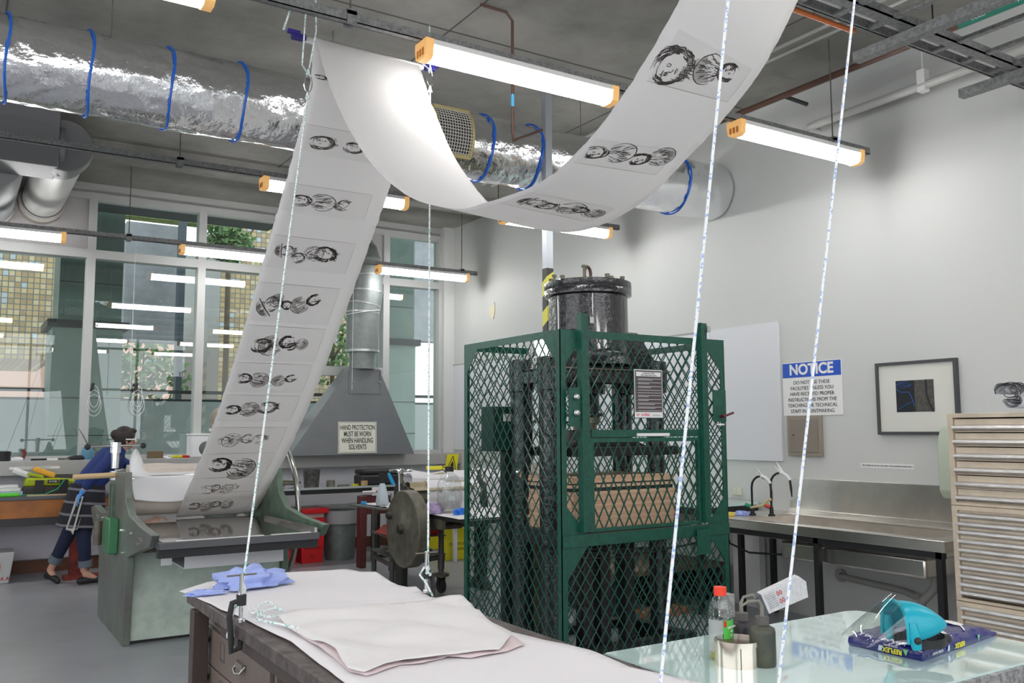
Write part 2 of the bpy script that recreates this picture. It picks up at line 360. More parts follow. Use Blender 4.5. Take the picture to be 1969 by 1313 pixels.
# mosaic tiled block
def mosaic(name):
    m = mat(name,(.6,.4,.1),.4); nt=m.node_tree; b=nt.nodes['Principled BSDF']
    g=nt.nodes.new('ShaderNodeNewGeometry'); sx=nt.nodes.new('ShaderNodeSeparateXYZ'); nt.links.new(g.outputs['Position'],sx.inputs[0])
    def cell(o):
        mu=nt.nodes.new('ShaderNodeMath'); mu.operation='MULTIPLY'; mu.inputs[1].default_value=9.5; nt.links.new(o,mu.inputs[0])
        fl=nt.nodes.new('ShaderNodeMath'); fl.operation='FLOOR'; fr=nt.nodes.new('ShaderNodeMath'); fr.operation='FRACT'
        gt=nt.nodes.new('ShaderNodeMath'); gt.operation='GREATER_THAN'; gt.inputs[1].default_value=.17
        nt.links.new(mu.outputs[0],fl.inputs[0]); nt.links.new(mu.outputs[0],fr.inputs[0]); nt.links.new(fr.outputs[0],gt.inputs[0]); return fl.outputs[0],gt.outputs[0]
    fx,gx=cell(sx.outputs['X']); fz,gz=cell(sx.outputs['Z'])
    cb=nt.nodes.new('ShaderNodeCombineXYZ'); nt.links.new(fx,cb.inputs[0]); nt.links.new(fz,cb.inputs[1])
    wn=nt.nodes.new('ShaderNodeTexWhiteNoise'); wn.noise_dimensions='2D'; nt.links.new(cb.outputs[0],wn.inputs['Vector'])
    r=nt.nodes.new('ShaderNodeValToRGB'); r.color_ramp.interpolation='CONSTANT'
    e=r.color_ramp.elements; e[0].color=(.50,.36,.18,1); e[1].position=.45; e[1].color=(.38,.27,.15,1)
    for p,c in ((.75,(.58,.46,.28,1)),(.92,(.46,.50,.54,1))): x=e.new(p); x.color=c
    nt.links.new(wn.outputs['Value'],r.inputs[0])
    mn=nt.nodes.new('ShaderNodeMath'); mn.operation='MULTIPLY'; nt.links.new(gx,mn.inputs[0]); nt.links.new(gz,mn.inputs[1])
    mx=nt.nodes.new('ShaderNodeMix'); mx.data_type='RGBA'; mx.inputs['A'].default_value=(.15,.16,.16,1)
    nt.links.new(mn.outputs[0],mx.inputs['Factor']); nt.links.new(r.outputs[0],mx.inputs['B']); nt.links.new(mx.outputs['Result'],b.inputs['Base Color']); return m
Y=19.0
a=W(-700,500,1,Y); b=W(112,500,1,Y)
solo('mosaic_building',MB().box(a.x,b.x,Y,Y+4,W(60,690,1,Y).z,11),mosaic('mosaic_tiles'),'block faced in small yellow tiles seen through the leftmost window','building')
a=W(425,500,1,Y); b=W(770,500,1,Y)
solo('mosaic_building',MB().box(a.x,b.x,Y,Y+4,-.3,W(500,440,1,Y).z),mosaic('mosaic_tiles'),'yellow tiled block seen on both sides of the hanging paper, beside the fume hood duct','building')
SCR = mat('grey_screen',(.30,.30,.33),.7,var=.15,vscale=5)
for pa,pb,yt,lab in ((238,348,424,'grey speckled screen wall between the clad column and a dark post'),(797,848,452,'narrow grey screen wall outside the rightmost window')):
    Y=15.5; solo('screen_wall',MB().box(W(pa,600,1,Y).x,W(pb,600,1,Y).x,Y,Y+.3,W(pa,655,1,Y).z,W(pa,yt,1,Y).z),SCR,lab,'wall')
Y=15.0
solo('steel_post',MB().box(W(342,600,1,Y).x,W(354,600,1,Y).x,Y,Y+.2,-.3,6),mat('dark_blue_steel',(.06,.08,.10),.5),'dark steel post outside the second window from the left','post')
PINK = mat('pink_render',(.62,.40,.34),.8,var=.05,vscale=.5)
Y=34; t=thing('apartment_building','pink apartment building with pale balconies far outside','building',(W(150,700,1,Y).x,Y,-1))
part('wall',MB().box(W(-600,700,1,Y).x,W(345,700,1,Y).x,Y,Y+6,-1,W(100,632,1,Y).z),PINK,t)
for k,(xa,xb,yy) in enumerate(((170,240,690),(165,230,715),(90,130,700))): part('balcony',MB().box(W(xa,yy,1,Y).x,W(xb,yy,1,Y).x,Y-1.2,Y,W(xa,yy+7,1,Y).z,W(xa,yy,1,Y).z),mat('pale_concrete',(.62,.60,.58),.8),t)
for xa,xb,ya,yb in ((178,205,693,712),(185,215,670,683),(95,118,680,697),(45,70,662,676),(280,300,690,705)): part('window',MB().box(W(xa,ya,1,Y).x,W(xb,ya,1,Y).x,Y-.05,Y,W(xa,yb,1,Y).z,W(xa,ya,1,Y).z),mat('bluish_glass',(.22,.30,.32),.2),t)
Y=13.9; xa=W(-600,800,1,Y).x
solo('parapet_wall',MB().box(xa,W(860,800,1,Y).x,Y,Y+.2,-.3,W(50,768,1,Y).z),mat('pale_grey_wall',(.36,.38,.38),.7,var=.06),'pale grey low wall outside all along the windows','wall')
rl=MB(); zt=W(50,752,1,Y).z
rl.box(xa,W(860,800,1,Y).x,Y+.02,Y+.07,zt,zt+.05); rl.box(xa,W(860,800,1,Y).x,Y+.02,Y+.06,zt-.12,zt-.08)
solo('railing',rl,BLACK,'dark horizontal railing on top of the low wall outside','railing')
solo('ground_outside',MB().box(-30,60,YB+.25,60,-1.3,-.3),mat('paving',(.35,.35,.34),.8),'grey paving outside the windows','paving')['kind']='structure'
HB=mat('bright_foliage',(.07,.16,.03),.7,col2=(.75,.80,.40),vscale=9); HB.node_tree.nodes['Principled BSDF'].inputs['Base Color'].default_value=(.2,.3,.1,1)
solo('hedge',MB().box(W(112,400,1,19.2).x+.1,W(900,440,1,19.2).x,19.2,19.6,W(500,440,1,19).z+.005,W(300,330,1,19.2).z+1.5),mat('hedge_leaves',(.10,.20,.05),.8,col2=(.38,.42,.18),vscale=6),'green creeper hanging beyond the grey screen walls','hedge')
solo('canopy',MB().box(-8,W(520,400,1,13.0).x,11.4,13.1,4.5,4.62).box(-8,8,11.4,12.6,4.75,4.85),mat('dark_soffit',(.09,.10,.105),.7),'dark canopy soffit above the windows outside','canopy')
def tree(c,r,label,n=520,seed=0):
    rnd=random.Random(seed); t=thing('tree',label,'tree',(c[0],c[1],-.3)); mb=MB()
    for k in range(n):
        d=Vector((rnd.gauss(0,1),rnd.gauss(0,1),rnd.gauss(0,1))).normalized()*r*rnd.uniform(.35,1)
        p=Vector(c)+Vector((d.x,d.y*.7,d.z*.8)); a=Vector((rnd.uniform(-1,1),rnd.uniform(-1,1),rnd.uniform(-1,1))).normalized()*.09; b=a.orthogonal().normalized()*.05
        mb.add([p-a,p+b,p+a,p-b],[(0,1,2,3)])
    part('foliage',mb,mat('foliage',(.06,.13,.04),.7,col2=(.13,.22,.08),vscale=3),t,smooth=0)
    tm=MB().cyl((c[0],c[1],-.3),(c[0],c[1],c[2]),.07,.04,8)
    for q in range(3): tm.cyl((c[0],c[1],c[2]-.3),(c[0]+.5*(q-1),c[1],c[2]+.4),.03,.012,6)
    part('trunk',tm,mat('bark',(.12,.09,.06),.9),t)
q=W(275,715,1,17.5); tree((q.x,17.5,q.z),.9,'small tree outside in front of the pink building',seed=1)
q=W(640,660,1,16.5); tree((q.x,16.5,q.z),1.1,'leafy tree outside to the left of the hood duct',seed=2)
q=W(440,470,1,16.8); tree((q.x,16.8,q.z),.5,'leafy tree outside to the left of the hanging scroll',seed=3)
# ================================================================ CEILING SERVICES
ST_Z = 3.55
def strut(x0,x1,y,label,rods):
    t=thing('lighting_strut',label,'strut',((x0+x1)/2,y,ST_Z),'galvanised struts carrying the lights')
    m=MB(); m.box(x0,x1,y-.022,y+.022,ST_Z-.005,ST_Z+.0); m.box(x0,x1,y-.022,y-.018,ST_Z-.005,ST_Z+.045); m.box(x0,x1,y+.018,y+.022,ST_Z-.005,ST_Z+.045); m.box(x0,x1,y-.018,y+.018,ST_Z+.0,ST_Z+.004)
    part('channel',m,STRUT,t)
    for x in rods:
        r=part('hanger_rod',MB().cyl((x,y,ST_Z+.06),(x,y,CEIL),.005,n=8),IRON,t)
        part('bracket',MB().box(x-.025,x+.025,y-.03,y+.03,ST_Z+.03,ST_Z+.06).box(x-.025,x+.025,y-.03,y-.024,ST_Z-.02,ST_Z+.05).box(x-.025,x+.025,y+.024,y+.03,ST_Z-.02,ST_Z+.05),STRUT,r)
rows=[(4.07,'front'),(7.02,'middle'),(10.1,'back')]
def lamp_proto():
    t=thing('fluorescent_light','x','light',(0,0,0),'white fluorescent battens under the struts')
    L=.61; yy=.062
    body=[(-.062,0),(.062,0),(.062,-.028),(-.062,-.028)]
    part('housing',MB().prism(body,0,-L,L),WHITE,t)
    dif=[(-.060,-.028),(.060,-.028),(.052,-.085),(.03,-.098),(-.03,-.098),(-.052,-.085)]
    part('diffuser',MB().prism(dif,0,-L+.015,L-.015),LIT,t)
    cap=[(-.065,.001),(.065,.001),(.066,-.03),(.057,-.088),(.033,-.103),(-.033,-.103),(-.057,-.088),(-.066,-.03)]
    for s in (-1,1):
        e=part('end_cap',MB().prism(cap,0,s*(L-.012),s*(L+.035)),AMBER,t)
        m=MB(); 
        for k in (-.03,0,.03): m.box(s*(L+.035),s*(L+.038),k-.009,k+.009,-.085,-.045)
        part('vent_slot',m,mat('deep_orange_slot',(.62,.22,.05),.5),e)  # slot strips in a deeper orange than the cap
    return t
P0=lamp_proto(); first=[P0]
def lamp(x,y,label):
    if first: o=first.pop(); o.location=(x,y,ST_Z-.005); o['label']=label
    else: dup(P0,(x,y,ST_Z-.005),label)
xs={'A':2.66,'B':4.98}
lamp(2.66,4.07,'large fluorescent batten right of the hanging paper, nearest the camera')
lamp(4.98,4.07,'fluorescent batten between the right ceiling pipes and the scroll, near the right wall')
lamp(.30,4.07,'fluorescent batten at the top left, only its orange end showing')
lamp(2.70,7.02,'fluorescent batten half hidden behind the hanging scroll, below the foil duct')
lamp(4.98,7.02,'fluorescent batten under the lowest dip of the scroll')
lamp(.30,10.1,'fluorescent batten at the left edge over the grey panel ducts')
lamp(2.72,10.1,'fluorescent batten left of the hanging scroll in front of the windows')
lamp(5.06,10.1,'fluorescent batten right of the fume hood duct')
for x in (-2.1,.30,2.66,4.98):
    for y in (1.12,-1.85): lamp(x,y,'added unseen fluorescent batten behind the camera')  # extra lamps out of view, added on the same grid to brighten the room
for y in (4.07,7.02,10.1): lamp(-2.1,y,'fluorescent batten far left outside the view')
strut(-4,6.0-.25,4.07,'galvanised strut nearest the camera, holding the ropes',(-1.0,1.62,4.0,5.35))
strut(-4,5.75,7.02,'galvanised strut passing under the foil duct',(-1,1.42,4.3,5.5))
strut(-4,5.95-.1,10.1,'galvanised strut in front of the windows, farthest back',(-1,1.55,5.62))
strut(-4,5.75,1.12,'galvanised strut behind the camera row',(0,3,)); strut(-4,5.75,-1.85,'rearmost strut outside the view',(0,3))
# foil duct
DY,DZ,DR=5.85,3.69,.255
def ductp(u,v):
    x=-4+u*(5.93+4); t=2*math.pi*v; d=noise.noise(Vector((x*2.2,math.cos(t)*2,math.sin(t)*2)))
    d2=abs(noise.noise(Vector((x*6,math.cos(t)*3.5+4,math.sin(t)*3.5)))); r=DR*(1+.035*d)-.016*d2
    return (x,DY+r*math.cos(t),DZ+r*math.sin(t))
t=thing('foil_duct','large duct wrapped in crinkled silver foil, running across below the ceiling','duct',(1,DY,DZ))
part('duct_body',MB().grid(ductp,420,64),FOIL,t,smooth=60)
for px in (6,170,327,469,944,1037,1318):
    x=W(px,250,1,DY-.2).x; pts=[(x+.01*math.sin(3*a),DY+(DR+.006)*math.cos(a),DZ+(DR+.006)*math.sin(a)) for a in [2*math.pi*k/48 for k in range(48)]]
    part('blue_strap',MB().tube(pts,.008,6,closed=True),BLUE,t,label='blue plastic strap')
gx0=W(838,270,1,DY-.25).x; gx1=W(908,270,1,DY-.25).x; gm=MB(); gr=DR+.012
fm=MB()
fm.grid(lambda u,v:(gx0+u*(gx1-gx0),DY-gr*math.cos(math.radians(-38+v*80)),DZ+gr*math.sin(math.radians(-38+v*80))),4,16)
g=part('grille_backing',fm,BLACK,t)
for k in range(15):
    x=gx0+(gx1-gx0)*k/14; gm.tube([(x,DY-(gr+.008)*math.cos(math.radians(a)),DZ+(gr+.008)*math.sin(math.radians(a))) for a in range(-38,43,8)],.0035,5)
for a in range(-38,43,5): gm.bar((gx0,DY-(gr+.01)*math.cos(math.radians(a)),DZ+(gr+.01)*math.sin(math.radians(a))),(gx1,DY-(gr+.01)*math.cos(math.radians(a)),DZ+(gr+.01)*math.sin(math.radians(a))),.005,.005)
part('grille_bars',gm,mat('pale_grille',(.5,.49,.45),.5,metal=.3),t)
fr=MB()
for a in (-39,43): fr.bar((gx0,DY-gr*math.cos(math.radians(a)),DZ+gr*math.sin(math.radians(a))),(gx1,DY-gr*math.cos(math.radians(a)),DZ+gr*math.sin(math.radians(a))),.03,.03)
for x in (gx0,gx1): fr.tube([(x,DY-gr*math.cos(math.radians(a)),DZ+gr*math.sin(math.radians(a))) for a in range(-39,44,8)],.016,6)
part('grille_frame',fr,mat('taped_yellow_frame',(.42,.35,.16),.5,metal=.3),t)
for x in (.75,2.2,4.4):
    solo('hanger_rod',MB().cyl((x,DY,DZ+DR-.02),(x,DY,CEIL),.004,n=6),IRON,'thin rod from the concrete ceiling to the foil duct','rod','rods holding the foil duct')
# ventilation ducts to the grey panel at the left
def vent(px,py,r,lab,m,corr):
    c=W(px,py,1,YB-.02); t=thing('ventilation_duct',lab,'duct',(c.x,YB-.5,c.z))
    y0=9.03
    if corr:
        prof=[]; y=y0
        while y<YB-.14: prof+=[(r,y),(r+.008,y+.02),(r,y+.04)]; y+=.05
        part('duct_body',MB().lathe(prof,(c.x,0,c.z),32,1),m,t)
    else:
        part('duct_body',MB().lathe([(r,y0),(r,YB-.14)],(c.x,0,c.z),36,1),m,t)
        part('joint_band',MB().lathe([(r+.004,YB-.3),(r+.006,YB-.295),(r+.006,YB-.285),(r+.004,YB-.28)],(c.x,0,c.z),36,1),BLACK,t)
    part('collar',MB().lathe([(r+.0,YB-.15),(r+.025,YB-.14),(r+.025,YB-.0)],(c.x,0,c.z),36,1),mat('grubby_collar',(.38,.36,.32),.5),t); return c
c1=vent(79,392,.205,'smooth white round duct entering the wall panel at the left',mat('white_duct',(.60,.60,.57),.35),False)
c2=vent(-26,395,.24,'ribbed grey round duct entering the wall panel at the far left',mat('grey_flex',(.33,.34,.35),.5,metal=.2),True)
zt=c1.z+.30
m=MB().box(-4,c1.x-.05,8.55,9.02,c1.z-.22,zt)
m.cyl((c1.x-.05,8.78,c1.z-.0),(c1.x+.0,8.78,c1.z-.0),.245,.235,24)
m.lathe([(.235,8.6),(.24,8.75),(.215,9.0)],(c1.x,0,c1.z),28,1)
solo('plenum_duct',m,mat('grey_purple_duct',(.20,.20,.21),.45,metal=.3),'dark grey rectangular duct feeding the round ducts at the left','duct',bevel=.01)
# pole with hazard stripes
px_,py_=3.885,5.61; PZ=W(1050,517,1,5.61).z
t=thing('steel_column','galvanised square pole with black and yellow hazard tape behind the caged press','pole',(px_,py_,0))
part('post',MB().box(px_-.03,px_+.03,py_-.03,py_+.03,PZ,CEIL),mat('galvanised_pole',(.40,.43,.46),.4,metal=.6),t)
part('hazard_tape',MB().box(px_-.031,px_+.031,py_-.031,py_+.031,0.02,PZ+.003),stripemat('hazard_stripes',(.72,.68,.08),(.02,.02,.02),5.2,(-.55,.55,.83),.4),t)
part('foot_plate',MB().box(px_-.08,px_+.08,py_-.08,py_+.08,0,.02),IRON,t)
# pipes
def pipe(name,pts,r,m,label,cat='pipe',n=10): return solo(name,MB().tube(pts,r,n),m,label,cat)
CP=mat('copper_brown',(.10,.05,.035),.5)
q0=W(985,0,1,4.9); q1=W(986,268,1,4.9); q2=W(1042,250,1,5.35)
t=thing('sprinkler_pipe','thin brown pipe dropping from the ceiling left of the square pole','pipe',(q0.x,4.9,CEIL))
part('pipe_run',MB().tube([(q0.x-.25,4.9,CEIL-.03),(q0.x-.05,4.9,CEIL-.03),(q0.x,4.9,CEIL-.08),(q1.x,4.9,q1.z+.05),(q1.x+.02,4.92,q1.z),(q2.x,5.35,q2.z)],.010,10),CP,t)
part('blue_label',MB().cyl((q1.x,4.9,W(986,205,1,4.9).z),(q1.x,4.9,W(986,182,1,4.9).z),.0125,n=12),mat('cyan_tape',(.10,.45,.75),.4),t,label='pale blue tape label')
for dx,lab in ((0,'left one of two thin grey conduits along the ceiling at the right'),(.12,'right one of two thin grey conduits along the ceiling at the right')):
    pipe('conduit',[(5.0+dx,-2,4.27),(5.0+dx,8.5,4.27)],.014,mat('grey_conduit',(.42,.42,.40),.5),lab)
t=thing('water_pipe','dark brown cold water pipe under the ceiling near the right wall','pipe',(5.42,4,4.1))
part('pipe_run',MB().tube([(5.42,-2,4.1),(5.42,9,4.1)],.025,12),CP,t)
part('pipe_run',MB().tube([(5.42,4.55,4.09),(5.62,4.5,4.05)],.016,10),BLACK,t)
gsl=part('green_label',MB().cyl((5.42,3.12,4.1),(5.42,2.5,4.1),.0265,n=14),mat('green_pipe_label',(.02,.20,.14),.4),t)
for s,yy in (('COLD',2.98),('WATER',2.68)): text('label_text',s,.035,(5.393,yy,4.095),(0,-1,0),(0,0,1),WHITE,gsl)
for y in (2.3,3.3,5.3): part('pipe_clamp',MB().cyl((5.42,y-.02,4.1),(5.42,y+.02,4.1),.032,n=12).cyl((5.42,y,4.13),(5.42,y,CEIL-.002),.006,n=6),BLACK,t)
t=thing('drain_pipe','white drain pipe sloping along the top of the right wall','pipe',(5.8,4,3.95))
part('pipe_run',MB().tube([(5.8,-2,3.99),(5.8,4.55,3.94),(5.8,4.62,3.935),(5.87,4.66,3.93),(5.95,4.66,3.93)],.032,14),mat('grey_white_pvc',(.50,.50,.48),.4),t)
part('hanger',MB().box(5.77,5.83,3.60,3.66,3.90,4.06).cyl((5.8,3.63,4.06),(5.8,3.63,CEIL-.002),.006,n=6),WHITE,t)
# cable trays
def tray(x0,x1,yc,z,w,label,along='x'):
    t=thing('cable_tray',label,'cable tray',((x0+x1)/2,yc,z)); a=MB()
    for s in (-1,1): a.box(x0,x1,yc+s*w/2-.004,yc+s*w/2+.004,z-.03,z+.03); a.box(x0,x1,yc+s*w/2-(.012 if s>0 else -.004),yc+s*w/2+(.004 if s<0 else .012),z-.03,z-.026)
    part('side_rail',a,STRUT,t); r=MB()
    for x in frange(x0+.1,x1,.28): r.box(x-.02,x+.02,yc-w/2,yc+w/2,z-.028,z-.008)
    part('rung',r,STRUT,t); return t
t=tray(3.35,5.93,2.28,3.62,1.04,'galvanised cable ladder with cross rungs crossing the top right corner')
part('side_rail',MB().box(3.35,5.93,2.64,2.70,3.59,3.60).box(3.35,5.93,2.64,2.645,3.59,3.64),STRUT,t)
part('white_cable',MB().tube([(3.3,2.745,3.62),(5.9,2.745,3.62)],.012,8),WHITE,t)
part('orange_conduit',MB().tube([(3.3,2.86,3.60),(3.97,2.86,3.60)],.014,8),mat('orange_conduit',(.55,.14,.03),.5),t)
for x,lab in ((4.20,'cross strut left of the other one carrying the cable ladder'),(5.22,'cross strut at the right edge carrying the cable ladder')):
    solo('cross_strut',MB().box(x-.03,x+.03,1.2,3.02,3.535,3.588),STRUT,lab,'strut')
# ================================================================ RIGHT WALL
e=XR
def rw(px,py): return W(px,py,0,XR)
solo('whiteboard',MB().box(e-.02,e-.0005,5.14,5.94,1.23,2.41),BOARD,'large white board on the right wall left of the blue notice','whiteboard',bevel=.002)
t=thing('notice_sign','white sign with a blue NOTICE heading on the right wall','sign',(e,4.83,1.83))
part('sign_plate',MB().box(e-.006,e-.001,4.53,5.12,1.61,2.05),WHITE,t,bevel=.001)
part('blue_heading',MB().box(e-.0075,e-.006,4.535,5.115,1.925,2.045),mat('notice_blue',(.0,.07,.50),.4),t)
text('heading_text','NOTICE',.12,(e-.008,4.825,1.985),(0,-1,0),(0,0,1),WHITE,t,bold=.004,sx=1.0)
for k,s in enumerate(('DO NOT USE THESE','FACILITIES UNLESS YOU','HAVE RECEIVED PROPER','INSTRUCTIONS FROM THE','TEACHING OR TECHNICAL','STAFF IN PRINTMAKING')):
    text('sign_text',s,.042,(e-.007,4.825,1.88-k*.047),(0,-1,0),(0,0,1),BLACK,t,sx=.95)
t=thing('wall_cabinet','small brown metal access panel below the NOTICE sign','cabinet',(e,4.9,1.44))
part('cabinet_frame',MB().box(e-.03,e,4.73,5.07,1.28,1.61),mat('brown_grey_frame',(.27,.24,.19),.45),t,bevel=.003)
d=part('door',MB().box(e-.036,e-.03,4.76,5.04,1.31,1.58),mat('brown_grey_door',(.23,.19,.16),.4),t,bevel=.002)
part('lock',MB().cyl((e-.04,5.0,1.45),(e-.036,5.0,1.45),.006,n=10),BLACK,d)
t=thing('framed_print','framed print with a blue and black image on the right wall','picture',(e,3.9,1.72))
y0,y1,z0,z1=3.57,4.21,1.455,1.99; fw=.022; m=MB()
m.box(e-.035,e,y0,y1,z1-fw,z1).box(e-.035,e,y0,y1,z0,z0+fw).box(e-.035,e,y0,y0+fw,z0+fw,z1-fw).box(e-.035,e,y1-fw,y1,z0+fw,z1-fw)
part('frame',m,mat('charcoal_frame',(.06,.06,.065),.5),t)
part('mount',MB().box(e-.02,e-.001,y0+fw,y1-fw,z0+fw,z1-fw),mat('cream_mount',(.66,.66,.61),.7),t)
yc=3.90; pr=part('print_left_half',MB().box(e-.022,e-.020,yc+.0,yc+.15,1.62,1.85),mat('black_blue_print',(.008,.01,.016),.5),t)
part('print_right_half',MB().box(e-.022,e-.020,yc-.15,yc,1.62,1.85),mat('grey_mottled_print',(.10,.095,.085),.6,col2=(.045,.042,.038),vscale=45),t)
BL=mat('print_blue',(.02,.12,.42),.5); bl=MB()
for pts in ([(.15,1.79),(.11,1.765),(.05,1.765),(.03,1.74),(.005,1.66)],[(.13,1.64),(.08,1.67),(.03,1.69)]): bl.tube([(e-.0225,yc+a,z) for a,z in pts],.0025,5)
for k in range(7): bl.tube([(e-.0225,yc+.145-q*.02,1.842-k*.007-.006*math.sin(q+k)) for q in range(7)],.0009,4)
part('blue_lines',bl,BL,pr)
part('dark_streak',MB().tube([(e-.0225,yc-.09,1.85),(e-.0225,yc-.092,1.75),(e-.0225,yc-.11,1.68),(e-.0225,yc-.14,1.62)],.007,5),BLACK,t)
t=thing('label_strip','narrow printed label strip on the right wall above the steel sink','label',(e,4.2,1.19))
c=rw(1706,896); part('strip',MB().box(e-.002,e-.0005,c.y-.22,c.y+.23,c.z-.018,c.z+.018),WHITE,t)
text('label_text','NO TURPS OR OIL IN THIS SINK. FOR SOAKING PAPER ONLY.',.0155,(e-.003,c.y,c.z),(0,-1,0),(0,0,1),BLACK,t)
t=thing('power_socket','cream double power socket on the right wall behind the taps','socket',(e,5.8,1.0))
c=rw(1419,944); part('face_plate',MB().box(e-.014,e,c.y-.055,c.y+.055,c.z-.035,c.z+.035),mat('cream_plastic',(.62,.60,.48),.4),t,bevel=.004)
part('switch',MB().box(e-.018,e-.014,c.y-.03,c.y-.015,c.z+.008,c.z+.024).box(e-.018,e-.014,c.y+.015,c.y+.03,c.z+.008,c.z+.024),WHITE,t)
c=rw(948,596); solo('plaster_chip',MB().prism([(c.y-.05,c.z+.10),(c.y-.06,c.z-.02),(c.y-.02,c.z-.12),(c.y+.04,c.z-.10),(c.y+.09,c.z-.02),(c.y+.07,c.z+.06),(c.y,c.z+.04)],0,e-.012,e-.0005),mat('bare_plaster',(.66,.62,.45),.8),'small torn patch of bare plaster high on the wall left of the striped pole','patch')
# ================================================================ STEEL SINK
t=thing('steel_sink','long stainless steel sink bench with a tall splashback on black legs','sink',(5.5,4.2,0))
x0,x1,y0,y1,zr=5.12,5.95,3.22,5.30,.82
bx0,bx1,by0,by1,bz=5.22,5.78,3.36,4.98,.70; m=MB()
m.box(x0,bx0,y0,y1,zr-.012,zr).box(bx1,x1-.001,y0,y1,zr-.012,zr).box(bx0,bx1,y0,by0,zr-.012,zr).box(bx0,bx1,by1,y1,zr-.012,zr)
m.box(x0,x0+.006,y0,y1,zr-.07,zr-.012).box(x0+.006,x1-.001,y0,y0+.006,zr-.07,zr-.012).box(x0+.006,x1-.001,y1-.006,y1,zr-.07,zr-.012)
part('rim',m,STEEL,t,bevel=.003)
m=MB(); g=.006
m.box(bx0,bx1,by0,by1,bz-g,bz).box(bx0-g,bx0,by0,by1,bz-g,zr-.012).box(bx1,bx1+g,by0,by1,bz-g,zr-.012).box(bx0-g,bx1+g,by0-g,by0,bz-g,zr-.012).box(bx0-g,bx1+g,by1,by1+g,bz-g,zr-.012)
part('basin',m,STEEL,t)
part('lower_basin',MB().box(5.20,5.72,3.40,4.55,.56,.692),STEEL,t,bevel=.02)
part('splashback',MB().box(5.925,5.949,3.22,5.07,zr,1.10).box(5.90,5.949,3.22,5.07,zr,zr+.03),STEEL,t,bevel=.003)
part('frame_rail',MB().box(x0+.01,x0+.045,y0+.02,y1-.02,zr-.11,zr-.07),BLACK,t)
for x,y in ((5.15,3.27),(5.15,4.18),(5.85,3.27),(5.85,5.2),(5.5,5.22)): part('leg',MB().box(x-.02,x+.02,y-.02,y+.02,0,zr-.07),BLACK,t)
PVC=mat('dirty_pvc',(.36,.35,.33),.5,var=.1)
t=thing('waste_pipe','pale waste pipe running along the wall under the sink','pipe',(5.9,4.2,.3))
a=rw(1625,1107); b=rw(1750,1150); part('pipe_run',MB().tube([(5.949,a.y+.03,a.z),(5.90,a.y,a.z),(5.89,a.y-.05,a.z-.0),(5.89,b.y,a.z-.03),(5.80,b.y-.15,a.z-.04)],.024,12),PVC,t)
part('wall_flange',MB().cyl((5.949,a.y+.03,a.z),(5.93,a.y+.03,a.z),.05,n=20),PVC,t)
t=thing('waste_pipe','upright waste pipe under the right end of the sink','pipe',(5.6,3.4,.3))
part('pipe_run',MB().tube([(5.6,3.6,.56),(5.6,3.6,.45),(5.63,3.72,.34),(5.68,3.9,.0)],.03,12),PVC,t)
solo('sink_cable',MB().tube([(5.3,5.2,.72),(5.3,5.15,.60),(5.3,4.95,.55),(5.32,4.6,.57),(5.34,4.3,.60),(5.34,4.22,.69)],.008,8),RUBBER,'black hose looping under the left end of the sink','hose')
for nm,px,lab in (('a',1447,'left black gooseneck tap with white tape and yellow hose at the sink'),('b',1484,'right black gooseneck tap with a red handle at the sink')):
    c=W(px,990 if nm=='a' else 992,2,zr); c.x=min(c.x,5.88); t=thing('gooseneck_tap',lab,'tap',(c.x,c.y,zr))
    hh=.30 if nm=='a' else .33
    d=W(px+60,900,0,c.x)
    dy=-.20
    col=MB().tube([(c.x,c.y,zr),(c.x,c.y,zr+.06),(c.x,c.y,zr+hh-.08)]+[(c.x,c.y+dy/2*(1-math.cos(q*math.pi/8)),zr+hh-.08+.09*math.sin(q*math.pi/8)) for q in range(1,8)]+[(c.x,c.y+dy,zr+hh-.10)],.009,10)
    col.cyl((c.x,c.y,zr),(c.x,c.y,zr+.012),.028,n=16).cyl((c.x,c.y,zr+.01),(c.x,c.y,zr+.07),.018,.014,14)
    part('spout',col,BLACK,t)
    part('handle',MB().cyl((c.x-.02,c.y,zr+.07),(c.x-.05,c.y+.03,zr+.085),.016,.013,10),mat('green_handle',(.0,.25,.12),.4) if nm=='a' else RED,t,label='green handle' if nm=='a' else 'red handle')
    part('nozzle',MB().cyl((c.x,c.y+dy,zr+hh-.10),(c.x,c.y+dy-.005,zr+hh-.17),.010,.005,10),BLACK,t)
    tp=MB().tube([(c.x,c.y+dy/2*(1-math.cos(q*math.pi/8)),zr+hh-.08+.09*math.sin(q*math.pi/8)) for q in (4,5,6,7)],.014,8)
    for k in range(3): tp.add([(c.x-.01,c.y+dy*.6,zr+hh-.01),(c.x+.02,c.y+dy*.75,zr+hh-.02),(c.x,c.y+dy*(.55-.15*k)+.02,zr+hh+.045+.03*(k==1)+.03*(nm=='b'))],[(0,1,2)])
    part('white_tape',tp,PAPERW,t)
    if nm=='a': part('hose',MB().tube([(c.x,c.y+dy,zr+hh-.17),(c.x-.005,c.y+dy+.01,zr+.14),(c.x-.01,c.y+dy+.08,zr+.085),(c.x-.02,c.y+.0,zr+.06)],.010,10),mat('yellow_hose',(.60,.52,.26),.5),t)
c=W(1426,990,2,zr); rag('cleaning_cloth',(c.x,c.y,zr),.075,BRAG,'pale blue cloth on the sink rim beside the left tap','cloth',seed=4)
c=W(1402,992,2,zr); solo('sponge',MB().box(c.x-.05,c.x+.04,c.y-.03,c.y+.03,zr,zr+.03),mat('yellow_sponge',(.75,.62,.12),.8),'yellow sponge on the left end of the sink','sponge',bevel=.006)
